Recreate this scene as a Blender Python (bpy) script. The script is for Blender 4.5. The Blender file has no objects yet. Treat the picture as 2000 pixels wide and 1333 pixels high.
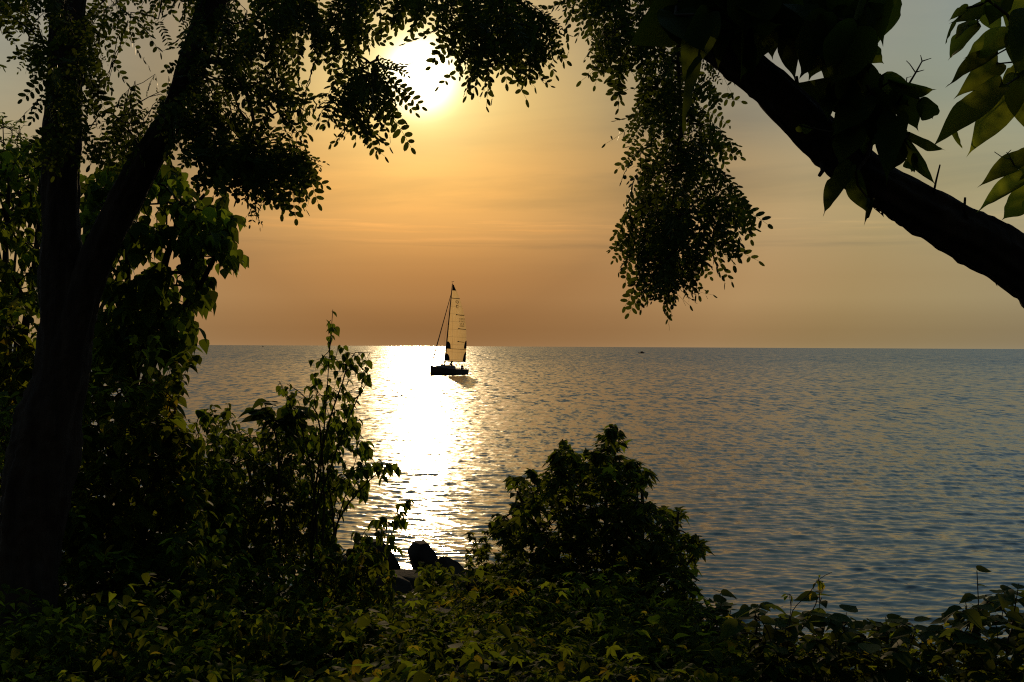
import bpy, math
import numpy as np
from mathutils import Vector, Matrix

D = bpy.data
SC = bpy.context.scene
COL = SC.collection
R = math.radians

# ------------------------------------------------------------------ camera
F = 2145.0                        # focal length in pixels of the 2000 px wide photo
CAM = np.array([0.0, 0.0, 5.2])   # 5.2 m above the lake
pitch = math.atan(10.5 / F)
roll = 0.005
fw = np.array([0, math.cos(pitch), math.sin(pitch)])
up0 = np.array([0, -math.sin(pitch), math.cos(pitch)])
rt0 = np.array([1.0, 0, 0])
rt = rt0 * math.cos(roll) + up0 * math.sin(roll)
up = up0 * math.cos(roll) - rt0 * math.sin(roll)
cd = D.cameras.new('camera'); cam = D.objects.new('camera', cd); COL.objects.link(cam)
cd.sensor_width = 36.0; cd.lens = 36.0 * F / 2000.0
cd.clip_start = 0.05; cd.clip_end = 60000.0
m = Matrix.Identity(4)
for i in range(3):
    m[i][0] = rt[i]; m[i][1] = up[i]; m[i][2] = -fw[i]; m[i][3] = CAM[i]
cam.matrix_world = m
SC.camera = cam


def P(px, py, d):
    """world point seen at photo pixel (px, py) at distance d along the view axis"""
    px = np.asarray(px, float); py = np.asarray(py, float); d = np.asarray(d, float)
    return (CAM + d[..., None] * fw + ((px - 1000) / F * d)[..., None] * rt
            + ((666.5 - py) / F * d)[..., None] * up)


def proj(v):
    q = v - CAM
    z = q @ fw
    return 1000 + F * (q @ rt) / z, 666.5 - F * (q @ up) / z


# ------------------------------------------------------------------ sun
SUN = P(822, 148, 1.0) - CAM
SUN = SUN / np.linalg.norm(SUN)
sl = D.lights.new('sun', 'SUN'); sun = D.objects.new('sun', sl); COL.objects.link(sun)
sl.energy = 1.3; sl.angle = R(0.5); sl.color = (1.0, 0.71, 0.38)
sun.rotation_euler = Vector(-SUN).to_track_quat('-Z', 'Y').to_euler()
sun.location = (-20, 100, 60)

# ------------------------------------------------------------------ sky
W = D.worlds.new('World'); SC.world = W; W.use_nodes = True
W.cycles.sampling_method = 'MANUAL'; W.cycles.sample_map_resolution = 1024


class NT:
    def __init__(s, nt):
        s.nt = nt; nt.nodes.clear()

    def n(s, t, **k):
        x = s.nt.nodes.new(t)
        for a, b in k.items():
            setattr(x, a, b)
        return x

    def put(s, sock, v):
        if isinstance(v, bpy.types.NodeSocket):
            s.nt.links.new(v, sock)
        elif v is not None:
            sock.default_value = v

    def math(s, op, a, b=None, c=None, clamp=False):
        x = s.n('ShaderNodeMath', operation=op, use_clamp=clamp)
        s.put(x.inputs[0], a); s.put(x.inputs[1], b)
        if c is not None: s.put(x.inputs[2], c)
        return x.outputs[0]

    def vm(s, op, a, b=None, out=0):
        x = s.n('ShaderNodeVectorMath', operation=op)
        s.put(x.inputs[0], a)
        if b is not None: s.put(x.inputs[1], b)
        return x.outputs[out]

    def mix(s, f, a, b, bt='MIX'):
        x = s.n('ShaderNodeMix', data_type='RGBA', blend_type=bt, clamp_factor=True)
        s.put(x.inputs[0], f); s.put(x.inputs[6], a); s.put(x.inputs[7], b)
        return x.outputs[2]

    def ramp(s, f, els, interp='LINEAR'):
        x = s.n('ShaderNodeValToRGB'); x.color_ramp.interpolation = interp
        e = x.color_ramp.elements
        while len(e) < len(els): e.new(0.5)
        for k, (p, c) in enumerate(els):
            e[k].position = p
        for k, (p, c) in enumerate(els):
            e[k].position = p; e[k].color = tuple(c) + (1.0,)
        s.put(x.inputs[0], f)
        return x.outputs[0]

    def mr(s, v, a, b, c=0.0, d=1.0, typ='LINEAR'):
        x = s.n('ShaderNodeMapRange', interpolation_type=typ, clamp=True)
        for k, q in enumerate((v, a, b, c, d)): s.put(x.inputs[k], q)
        return x.outputs[0]

    def noise(s, vec, scale, detail=3.0, rough=0.5, dist=0.0, out=0):
        x = s.n('ShaderNodeTexNoise')
        s.put(x.inputs['Vector'], vec); s.put(x.inputs['Scale'], scale)
        s.put(x.inputs['Detail'], detail); s.put(x.inputs['Roughness'], rough); s.put(x.inputs['Distortion'], dist)
        return x.outputs[out]

    def xyz(s, a, b, c):
        x = s.n('ShaderNodeCombineXYZ')
        s.put(x.inputs[0], a); s.put(x.inputs[1], b); s.put(x.inputs[2], c)
        return x.outputs[0]


def lin(c):
    c = np.asarray(c, float) / 255.0
    return np.where(c <= 0.04045, c / 12.92, ((c + 0.055) / 1.055) ** 2.4)


# measured sky colours: pixel -> sRGB; fitted as (function of sun distance) x (function of height)
SAMP = [(500, 665, 155, 118, 78), (600, 640, 152, 110, 66), (750, 640, 148, 106, 64), (850, 640, 150, 108, 64),
        (1000, 660, 160, 120, 75), (1055, 520, 184, 139, 80), (1055, 575, 170, 127, 78), (1150, 640, 168, 128, 82),
        (1500, 600, 178, 145, 95), (1500, 660, 162, 132, 92), (1700, 560, 168, 145, 100), (1800, 640, 152, 132, 95),
        (1900, 660, 148, 130, 96), (1550, 434, 178, 150, 105), (1700, 440, 172, 150, 108), (1790, 40, 130, 138, 124),
        (1800, 90, 140, 142, 122), (1750, 300, 165, 150, 118), (1500, 330, 183, 157, 110), (30, 180, 152, 147, 122),
        (60, 235, 165, 150, 120), (600, 560, 180, 130, 75), (520, 480, 205, 150, 92), (700, 480, 210, 155, 88),
        (700, 400, 235, 178, 98), (850, 400, 235, 180, 98), (850, 330, 245, 190, 105), (900, 280, 252, 205, 115),
        (860, 250, 255, 222, 140), (700, 330, 245, 190, 108), (620, 330, 232, 175, 105), (1000, 300, 243, 188, 105),
        (1100, 300, 225, 175, 105), (1100, 400, 217, 167, 97), (1000, 230, 240, 200, 122),
        (1080, 60, 205, 178, 128), (1180, 100, 192, 166, 122), (850, 500, 205, 150, 82),
        (850, 560, 178, 128, 74), (1150, 500, 190, 145, 90), (1150, 580, 175, 133, 85), (560, 30, 205, 172, 120),
        (500, 560, 180, 131, 80), (180, 500, 180, 138, 95), (970, 150, 246, 212, 140), (700, 150, 246, 212, 135)]
TK = np.array([0, 3, 6, 10, 14, 19, 25, 32, 45, 90, 180.0])
EK = np.array([0, 1.2, 2.6, 4.2, 6, 8, 10.5, 13, 17, 25, 40, 90.0])


def hat(k, x):
    w = np.zeros(len(k)); x = min(max(x, k[0]), k[-1])
    j = min(int(np.searchsorted(k, x, side='right')) - 1, len(k) - 2)
    t = (x - k[j]) / (k[j + 1] - k[j]); w[j] = 1 - t; w[j + 1] = t
    return w


rows, rhs, wts = [], [], []
for (px, py, r, g, b) in SAMP:
    v = P(px, py, 1.0) - CAM; v = v / np.linalg.norm(v)
    th = math.degrees(math.acos(v @ SUN)); el = math.degrees(math.asin(v[2]))
    rows.append(np.concatenate([hat(TK, th), hat(EK, el)])); rhs.append(np.log(lin((r, g, b)))); wts.append(3.0)
for (th, el, c) in [(60, 45, (84, 112, 136)), (40, 35, (100, 128, 146)), (110, 40, (70, 84, 92)), (130, 40, (70, 80, 84)), (150, 10, (70, 74, 70)), (150, 30, (70, 78, 80)),
                    (90, 5, (80, 76, 70)), (90, 75, (60, 80, 100)), (45, 2, (128, 112, 90)), (30, 30, (112, 136, 148)), (20, 30, (128, 146, 148)), (28, 22, (122, 138, 138))]:
    rows.append(np.concatenate([hat(TK, th), hat(EK, el)])); rhs.append(np.log(lin(c))); wts.append(1.0)
nT, nE = len(TK), len(EK)
for k, off in ((TK, 0), (EK, nT)):
    for j in range(1, len(k) - 1):
        row = np.zeros(nT + nE); h1 = 1 / (k[j] - k[j - 1]); h2 = 1 / (k[j + 1] - k[j])
        s_ = 1 / (h1 + h2)
        row[off + j - 1] = h1 * s_; row[off + j] = -1; row[off + j + 1] = h2 * s_
        rows.append(row); rhs.append(np.zeros(3)); wts.append(1.2 if off == 0 else 0.35)
row = np.zeros(nT + nE); row[nT:] = 1; rows.append(row); rhs.append(np.zeros(3)); wts.append(0.1)
Aw = np.array(rows) * np.array(wts)[:, None]; bw = np.array(rhs) * np.array(wts)[:, None]
sol = np.linalg.lstsq(Aw, bw, rcond=None)[0]
print('aT', np.round(np.exp(sol[:nT]), 3).tolist(), 'bE', np.round(np.exp(sol[nT:]), 3).tolist())
aT = np.exp(sol[:nT]); bE = np.exp(sol[nT:])
def fine(K, A, top, n=31):
    x = np.linspace(0, 1, n)**1.0; kx = x**2 * top
    lk = np.log(A); m_ = np.gradient(lk, np.sqrt(K / top), axis=0); kk = np.sqrt(K / top); out = []
    for v in x:
        j = min(int(np.searchsorted(kk, v, side='right')) - 1, len(kk) - 2); h = kk[j + 1] - kk[j]; s_ = (v - kk[j]) / h
        out.append((2*s_**3 - 3*s_**2 + 1) * lk[j] + (s_**3 - 2*s_**2 + s_) * h * m_[j] + (-2*s_**3 + 3*s_**2) * lk[j+1] + (s_**3 - s_**2) * h * m_[j+1])
    return x, np.exp(np.array(out))


xT, aT = fine(TK, aT, 180.0); xE, bE = fine(EK, bE, 90.0)
sT = aT.max(); sE = bE.max()

w = NT(W.node_tree)
tc = w.n('ShaderNodeTexCoord')
dirv = w.vm('NORMALIZE', tc.outputs['Generated'])
sep = w.n('ShaderNodeSeparateXYZ'); w.put(sep.inputs[0], dirv)
el = w.math('MULTIPLY', w.math('ARCSINE', sep.outputs[2]), 57.2958)
th = w.math('MULTIPLY', w.math('ARCCOSINE', w.vm('DOT_PRODUCT', dirv, tuple(SUN), out=1)), 57.2958)
cT = w.ramp(w.math('POWER', w.math('DIVIDE', th, 180.0), 0.5), [(k, aT[i] / sT) for i, k in enumerate(xT)])
cE = w.ramp(w.math('POWER', w.math('DIVIDE', w.math('MAXIMUM', el, 0.0), 90.0), 0.5), [(k, bE[i] / sE) for i, k in enumerate(xE)])
base = w.mix(1.0, cT, cE, 'MULTIPLY')
base = w.vm('SCALE', base); base.node.inputs[3].default_value = float(sT * sE)
# thin high cloud: a sheet far overhead seen in perspective, so it draws out into streaks low down
den = w.math('ADD', w.math('MAXIMUM', sep.outputs[2], 0.0), 0.06)
cu = w.math('DIVIDE', sep.outputs[0], den); cv = w.math('DIVIDE', sep.outputs[1], den)
n1 = w.noise(w.xyz(w.math('MULTIPLY', cu, 0.55), w.math('ADD', cv, w.math('MULTIPLY', cu, 0.25)), 3.1), 0.85, 6, 0.55, 0.6)
n2 = w.noise(w.xyz(w.math('MULTIPLY', cu, 0.30), w.math('MULTIPLY', cv, 0.9), 9.7), 1.7, 7, 0.6, 0.3)
fade = w.mr(el, 3.0, 9.0)
veil = w.mr(n1, 0.50, 0.72)
base = w.mix(w.math('MULTIPLY', w.math('MULTIPLY', veil, fade), 0.60), base, w.mix(1.0, base, (0.62, 0.70, 0.82, 1), 'MULTIPLY'))
lit = w.math('MULTIPLY', w.math('MULTIPLY', w.mr(n2, 0.50, 0.75), w.mr(n1, 0.62, 0.42)), w.mr(el, 4.0, 8.0))
base = w.mix(w.math('MULTIPLY', lit, 0.38), base, w.mix(1.0, base, (1.35, 1.25, 1.12, 1), 'MULTIPLY'))
# low thin lit bars of cloud 5 to 7 degrees up
az = w.math('MULTIPLY', w.math('ARCTAN2', sep.outputs[0], sep.outputs[1]), 57.2958)
wob = w.noise(w.xyz(w.math('MULTIPLY', az, 0.10), 0.0, 4.0), 1.0, 3)
for (e0, wd, amp, sd, colr) in ((6.35, 0.20, 1.0, 1.0, (1.32, 1.22, 1.12, 1)), (6.05, 0.24, 0.9, 5.0, (1.2, 1.12, 1.02, 1)),
                                (5.55, 0.18, 0.9, 8.0, (1.16, 1.12, 1.1, 1)), (5.25, 0.22, 1.0, 12.0, (0.84, 0.87, 0.93, 1))):
    ec = w.math('ADD', e0, w.math('MULTIPLY', w.math('SUBTRACT', wob, 0.5), 0.9))
    dd = w.math('DIVIDE', w.math('ABSOLUTE', w.math('SUBTRACT', el, ec)), wd)
    g = w.math('SUBTRACT', 1.0, dd, clamp=True)
    pn = w.noise(w.xyz(w.math('MULTIPLY', az, 0.16), w.math('MULTIPLY', el, 4.0), sd), 1.0, 5, 0.6)
    g = w.math('MULTIPLY', g, w.mr(pn, 0.42, 0.62))
    base = w.mix(w.math('MULTIPLY', g, amp), base, w.mix(1.0, base, colr, 'MULTIPLY'))
# dull band of smog low under the sun
q1 = w.math('POWER', w.math('DIVIDE', w.math('SUBTRACT', az, -3.0), 9.5), 2.0)
q2 = w.math('POWER', w.math('DIVIDE', w.math('SUBTRACT', el, 2.6), 2.9), 2.0)
gg = w.math('EXPONENT', w.math('MULTIPLY', w.math('ADD', q1, q2), -1.0))
base = w.mix(gg, base, w.mix(1.0, base, (0.80, 0.77, 0.80, 1), 'MULTIPLY'))
# grey veil of cloud bands to the right of the sun
for (a0_, e0_, wa, we, amp) in ((10.5, 14.5, 6.5, 3.0, 0.95), (8.5, 8.3, 4.0, 0.8, 0.85), (9.0, 11.3, 4.5, 0.7, 0.75), (17.0, 12.5, 6.0, 1.5, 0.4), (-14.0, 13.5, 5.0, 2.5, 0.4)):
    q1 = w.math('POWER', w.math('DIVIDE', w.math('SUBTRACT', az, a0_), wa), 2.0)
    q2 = w.math('POWER', w.math('DIVIDE', w.math('SUBTRACT', el, w.math('ADD', e0_, w.math('MULTIPLY', w.math('SUBTRACT', n1, 0.5), 2.5))), we), 2.0)
    gg = w.math('EXPONENT', w.math('MULTIPLY', w.math('ADD', q1, q2), -1.0))
    gg = w.math('MULTIPLY', gg, w.mr(n2, 0.36, 0.62, 0.35, 1.0))
    base = w.mix(w.math('MULTIPLY', gg, amp), base, w.mix(1.0, base, (0.60, 0.69, 0.86, 1), 'MULTIPLY'))
# the veiled sun: a bright core in thin cloud
core = w.math('MULTIPLY', w.math('EXPONENT', w.math('MULTIPLY', w.math('POWER', w.math('DIVIDE', th, 1.55), 2.7), -1.0)), 3.2)
halo = w.math('MULTIPLY', w.math('EXPONENT', w.math('MULTIPLY', w.math('POWER', w.math('DIVIDE', th, 3.0), 2.0), -1.0)), 0.30)
cc = w.vm('SCALE', (1.0, 0.86, 0.62)); w.put(cc.node.inputs[3], core)
ch = w.vm('SCALE', (1.0, 0.78, 0.42)); w.put(ch.node.inputs[3], halo)
base = w.vm('ADD', w.vm('ADD', base, cc), ch)
sky = w.n('ShaderNodeTexSky'); sky.sky_type = 'NISHITA'; sky.sun_disc = False
sky.sun_elevation = math.asin(SUN[2]); sky.sun_rotation = math.atan2(SUN[0], SUN[1])
sky.air_density = 1.5; sky.dust_density = 4.0
tot = w.vm('SCALE', base); tot.node.inputs[3].default_value = 10.0
tot2 = w.vm('SCALE', sky.outputs[0]); tot2.node.inputs[3].default_value = 0.004
bg = w.n('ShaderNodeBackground'); w.put(bg.inputs[0], w.vm('ADD', tot, tot2)); bg.inputs[1].default_value = 0.1
ow = w.n('ShaderNodeOutputWorld'); w.nt.links.new(bg.outputs[0], ow.inputs[0])

SC.view_settings.view_transform = 'Standard'; SC.view_settings.look = 'None'
SC.view_settings.exposure = 0.0; SC.view_settings.gamma = 1.0
SC.cycles.use_denoising = False; SC.cycles.filter_width = 1.15
SC.cycles.max_bounces = 6; SC.cycles.transparent_max_bounces = 4
SC.cycles.caustics_reflective = False; SC.cycles.caustics_refractive = False
SC.cycles.sample_clamp_indirect = 4.0


# ------------------------------------------------------------------ object helpers
def tag(o, label=None, cat=None, group=None, kind=None):
    if label: o['label'] = label
    if cat: o['category'] = cat
    if group: o['group'] = group
    if kind: o['kind'] = kind
    return o


def empty(name, loc, label=None, cat=None, group=None, rz=0.0):
    o = D.objects.new(name, None); COL.objects.link(o)
    o.location = tuple(loc); o.rotation_euler = (0, 0, rz); o.empty_display_size = 0.2
    return tag(o, label, cat, group)


def mesh(name, V, faces, mat, parent=None, smooth=True, origin=None, attrs=None):
    """V (n,3) world points; faces: list of int arrays (f,k)"""
    V = np.asarray(V, np.float32)
    if origin is not None: V = V - np.asarray(origin, np.float32)
    faces = [np.asarray(f, np.int32) for f in faces if len(f)]
    me = D.meshes.new(name)
    me.vertices.add(len(V)); me.vertices.foreach_set('co', V.ravel())
    nl = sum(f.size for f in faces); nf = sum(len(f) for f in faces)
    me.loops.add(nl); me.loops.foreach_set('vertex_index', np.concatenate([f.ravel() for f in faces]))
    tot_ = np.concatenate([np.full(len(f), f.shape[1], np.int32) for f in faces])
    st = np.concatenate([[0], np.cumsum(tot_)[:-1]]).astype(np.int32)
    me.polygons.add(nf); me.polygons.foreach_set('loop_start', st); me.polygons.foreach_set('loop_total', tot_)
    me.polygons.foreach_set('use_smooth', np.full(nf, smooth))
    if attrs:
        for k, a in attrs.items():
            at = me.attributes.new(k, 'FLOAT', 'POINT'); at.data.foreach_set('value', np.asarray(a, np.float32).ravel())
    me.update(calc_edges=True); me.validate()
    me.materials.append(mat)
    o = D.objects.new(name, me); COL.objects.link(o)
    if origin is not None and parent is None: o.location = tuple(origin)
    if parent is not None: o.parent = parent
    return o


def wpos(parent):
    o = parent; v = np.zeros(3)
    while o is not None:
        v = v + np.array(o.location); o = o.parent
    return v


class MB:
    """collects pieces (world coordinates) into one mesh"""
    def __init__(s): s.V = []; s.F = {3: [], 4: []}; s.n = 0

    def add(s, V, *faces):
        V = np.asarray(V, float)
        for f in faces:
            f = np.asarray(f)
            if len(f): s.F[f.shape[1]].append(f + s.n)
        s.V.append(V); s.n += len(V)

    def build(s, name, mat, parent=None, smooth=True, origin=None):
        fs = [np.concatenate(v) for v in s.F.values() if v]
        if parent is not None and origin is None: origin = wpos(parent)
        return mesh(name, np.concatenate(s.V), fs, mat, parent, smooth, origin)


def nrm(v): return v / np.maximum(np.linalg.norm(v, axis=-1, keepdims=True), 1e-9)


def tube(mb, pts, rad, sides=6, cap=True, bump=None, rng=None):
    pts = np.asarray(pts, float); n = len(pts)
    rad = np.broadcast_to(np.asarray(rad, float), (n,))
    tan = nrm(np.gradient(pts, axis=0))
    ref = np.array([0, 0, 1.0]) if abs(tan[0][2]) < 0.9 else np.array([0, 1.0, 0])
    u = np.cross(ref, tan[0]); u /= np.linalg.norm(u)
    ang = np.arange(sides) / sides * 2 * math.pi
    V = []
    s_ = np.concatenate([[0], np.cumsum(np.linalg.norm(np.diff(pts, axis=0), axis=1))])
    for i in range(n):
        u = u - tan[i] * (u @ tan[i]); u /= np.linalg.norm(u)
        v = np.cross(tan[i], u)
        r = rad[i] * (1 + (bump(ang, s_[i]) if bump else 0))
        V.append(pts[i] + (np.cos(ang) * r)[:, None] * u + (np.sin(ang) * r)[:, None] * v)
    V = np.concatenate(V)
    i, j = np.meshgrid(np.arange(n - 1), np.arange(sides), indexing='ij')
    a = (i * sides + j).ravel(); b = (i * sides + (j + 1) % sides).ravel()
    q = np.stack([a, b, b + sides, a + sides], 1)
    t = np.zeros((0, 3), int)
    if cap:
        V = np.concatenate([V, pts[:1], pts[-1:]])
        j = np.arange(sides); k = (j + 1) % sides; c0 = n * sides
        t = np.concatenate([np.stack([k, j, np.full(sides, c0)], 1),
                            np.stack([j, k, np.full(sides, -1)], 1)])
        t[sides:, :2] += (n - 1) * sides; t[sides:, 2] = c0 + 1
    mb.add(V, q, t)


def spline(pts, n):
    """smooth resampling of a polyline with any number of columns"""
    pts = np.asarray(pts, float)
    d = np.concatenate([[0], np.cumsum(np.linalg.norm(np.diff(pts[:, :3], axis=0), axis=1))])
    t = np.linspace(0, d[-1], n); out = np.zeros((n, pts.shape[1]))
    m_ = np.gradient(pts, d, axis=0)
    for k, x in enumerate(t):
        j = min(int(np.searchsorted(d, x, side='right')) - 1, len(d) - 2)
        h = d[j + 1] - d[j]; s_ = (x - d[j]) / h
        out[k] = ((2 * s_**3 - 3 * s_**2 + 1) * pts[j] + (s_**3 - 2 * s_**2 + s_) * h * m_[j]
                  + (-2 * s_**3 + 3 * s_**2) * pts[j + 1] + (s_**3 - s_**2) * h * m_[j + 1])
    return out


# ------------------------------------------------------------------ materials
def new_mat(name):
    mt = D.materials.new(name); mt.use_nodes = True
    return mt, NT(mt.node_tree)


def leaf_mat(name, c0, c1, trans, tf=0.35, rough=0.5, spec=0.3, yellow=0.0):
    mt, t = new_mat(name)
    geo = t.n('ShaderNodeNewGeometry'); tco = t.n('ShaderNodeTexCoord')
    rnd = geo.outputs['Random Per Island']
    col = t.mix(rnd, c0 + (1,), c1 + (1,))
    ns = t.noise(tco.outputs['Object'], 9.0, 3)
    col = t.mix(t.mr(ns, 0.35, 0.75, 0, 0.5), col, (c0[0] * 0.6, c0[1] * 0.7, c0[2] * 0.6, 1))
    p = t.n('ShaderNodeBsdfPrincipled'); t.put(p.inputs['Base Color'], col)
    p.inputs['Roughness'].default_value = rough; p.inputs['Specular IOR Level'].default_value = spec * 0.15
    tr = t.n('ShaderNodeBsdfTranslucent')
    tcl = t.mix(rnd, tuple(x * 0.7 for x in trans) + (1,), tuple(x * 2.1 for x in trans) + (1,))
    if yellow > 0:
        tcl = t.mix(t.math('GREATER_THAN', rnd, 1 - yellow), tcl, (0.62, 0.48, 0.03, 1))  # random share of leaves tinted yellow to stand for sunlit ones
    t.put(tr.inputs[0], tcl)
    mx = t.n('ShaderNodeMixShader'); mx.inputs[0].default_value = tf
    t.nt.links.new(p.outputs[0], mx.inputs[1]); t.nt.links.new(tr.outputs[0], mx.inputs[2])
    o = t.n('ShaderNodeOutputMaterial'); t.nt.links.new(mx.outputs[0], o.inputs[0])
    return mt


def solid(name, col, rough=0.6, spec=0.3, metal=0.0, var=0.25, scale=8.0, bump=0.0, bscale=20.0, stretch=(1, 1, 1)):
    mt, t = new_mat(name)
    tco = t.n('ShaderNodeTexCoord')
    mp = t.n('ShaderNodeMapping'); t.put(mp.inputs[0], tco.outputs['Object']); mp.inputs['Scale'].default_value = stretch
    ns = t.noise(mp.outputs[0], scale, 5, 0.6)
    c = t.mix(t.mr(ns, 0.3, 0.7), tuple(x * (1 - var) for x in col) + (1,), tuple(x * (1 + var) for x in col) + (1,))
    p = t.n('ShaderNodeBsdfPrincipled'); t.put(p.inputs['Base Color'], c)
    p.inputs['Roughness'].default_value = rough; p.inputs['Specular IOR Level'].default_value = spec
    p.inputs['Metallic'].default_value = metal
    if bump:
        nb = t.noise(mp.outputs[0], bscale, 8, 0.65)
        b = t.n('ShaderNodeBump'); b.inputs['Strength'].default_value = 0.8; b.inputs['Distance'].default_value = bump
        t.put(b.inputs['Height'], nb); t.nt.links.new(b.outputs[0], p.inputs['Normal'])
    o = t.n('ShaderNodeOutputMaterial'); t.nt.links.new(p.outputs[0], o.inputs[0])
    return mt


M_LOCUST = leaf_mat('locust_leaf', (0.020, 0.036, 0.008), (0.034, 0.052, 0.012), (0.10, 0.13, 0.012), 0.25, 0.5, 0.12)
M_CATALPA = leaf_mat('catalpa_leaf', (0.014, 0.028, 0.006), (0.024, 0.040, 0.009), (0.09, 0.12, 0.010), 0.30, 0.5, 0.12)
M_CATALPA_LIT = leaf_mat('lit_catalpa_leaf', (0.022, 0.042, 0.008), (0.034, 0.055, 0.012), (0.22, 0.26, 0.018), 0.42, 0.5, 0.12)  # brighter copy of the catalpa leaf, backlit glow put into its colours
M_BROAD = leaf_mat('broad_leaf', (0.020, 0.042, 0.007), (0.032, 0.056, 0.010), (0.17, 0.23, 0.014), 0.36, 0.55, 0.10)
M_MAPLE = leaf_mat('maple_leaf', (0.026, 0.044, 0.009), (0.045, 0.062, 0.013), (0.18, 0.22, 0.012), 0.34, 0.55, 0.10)
M_COVER = leaf_mat('cover_leaf', (0.016, 0.036, 0.006), (0.034, 0.054, 0.009), (0.20, 0.24, 0.012), 0.40, 0.6, 0.08, 0.09)
M_KNOT = leaf_mat('knotweed_leaf', (0.016, 0.036, 0.007), (0.028, 0.050, 0.010), (0.14, 0.17, 0.02), 0.30, 0.55, 0.10)
M_BARK = solid('bark', (0.040, 0.030, 0.020), 0.9, 0.15, var=0.5, scale=6, bump=0.03, bscale=14, stretch=(2.2, 2.2, 0.35))
M_TWIG = solid('twig', (0.035, 0.028, 0.016), 0.85, 0.15, var=0.4, scale=20)
M_ROCK = solid('rock', (0.024, 0.018, 0.012), 0.9, 0.08, var=0.4, scale=3, bump=0.03, bscale=9)
M_WOOD = solid('weathered_plank', (0.17, 0.12, 0.08), 0.7, 0.2, var=0.3, scale=6, bump=0.004, bscale=30, stretch=(0.4, 5, 5))
M_HULL = solid('dark_hull', (0.075, 0.048, 0.030), 0.35, 0.5, var=0.1)
M_DECK = solid('deck', (0.30, 0.27, 0.23), 0.6, 0.3, var=0.15)
M_SPAR = solid('carbon_spar', (0.02, 0.018, 0.016), 0.4, 0.4, var=0.1)
M_STEEL = solid('steel_rail', (0.3, 0.3, 0.3), 0.3, 0.5, metal=1.0, var=0.1)
M_DARKCLOTH = solid('dark_cloth', (0.035, 0.022, 0.014), 0.8, 0.2, var=0.2)
M_JIB = solid('furled_jib', (0.06, 0.05, 0.04), 0.8, 0.2, var=0.2)
M_WHITE = solid('white_gelcoat', (0.78, 0.76, 0.72), 0.3, 0.5, var=0.05)
M_GLASS = solid('dark_glass', (0.015, 0.018, 0.02), 0.1, 0.6, var=0.05)
M_SKIN = solid('skin', (0.30, 0.17, 0.11), 0.6, 0.3, var=0.1)
M_JACKET = solid('jacket', (0.05, 0.05, 0.06), 0.8, 0.2, var=0.2)
M_RED = solid('red_vane', (0.30, 0.05, 0.04), 0.5, 0.4, var=0.1)


def ground_mat():
    mt, t = new_mat('leaf_litter_soil')
    tco = t.n('ShaderNodeTexCoord')
    n1_ = t.noise(tco.outputs['Object'], 0.9, 6, 0.6); n2_ = t.noise(tco.outputs['Object'], 14.0, 6, 0.7)
    c = t.ramp(n2_, [(0.3, (0.006, 0.006, 0.003)), (0.5, (0.014, 0.013, 0.006)), (0.75, (0.026, 0.023, 0.010))])
    c = t.mix(t.mr(n1_, 0.4, 0.65), c, (0.008, 0.016, 0.004, 1))
    p = t.n('ShaderNodeBsdfPrincipled'); t.put(p.inputs['Base Color'], c); p.inputs['Roughness'].default_value = 0.95
    p.inputs['Specular IOR Level'].default_value = 0.15
    b = t.n('ShaderNodeBump'); b.inputs['Distance'].default_value = 0.05; t.put(b.inputs['Height'], n2_)
    t.nt.links.new(b.outputs[0], p.inputs['Normal'])
    o = t.n('ShaderNodeOutputMaterial'); t.nt.links.new(p.outputs[0], o.inputs[0])
    return mt


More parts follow.
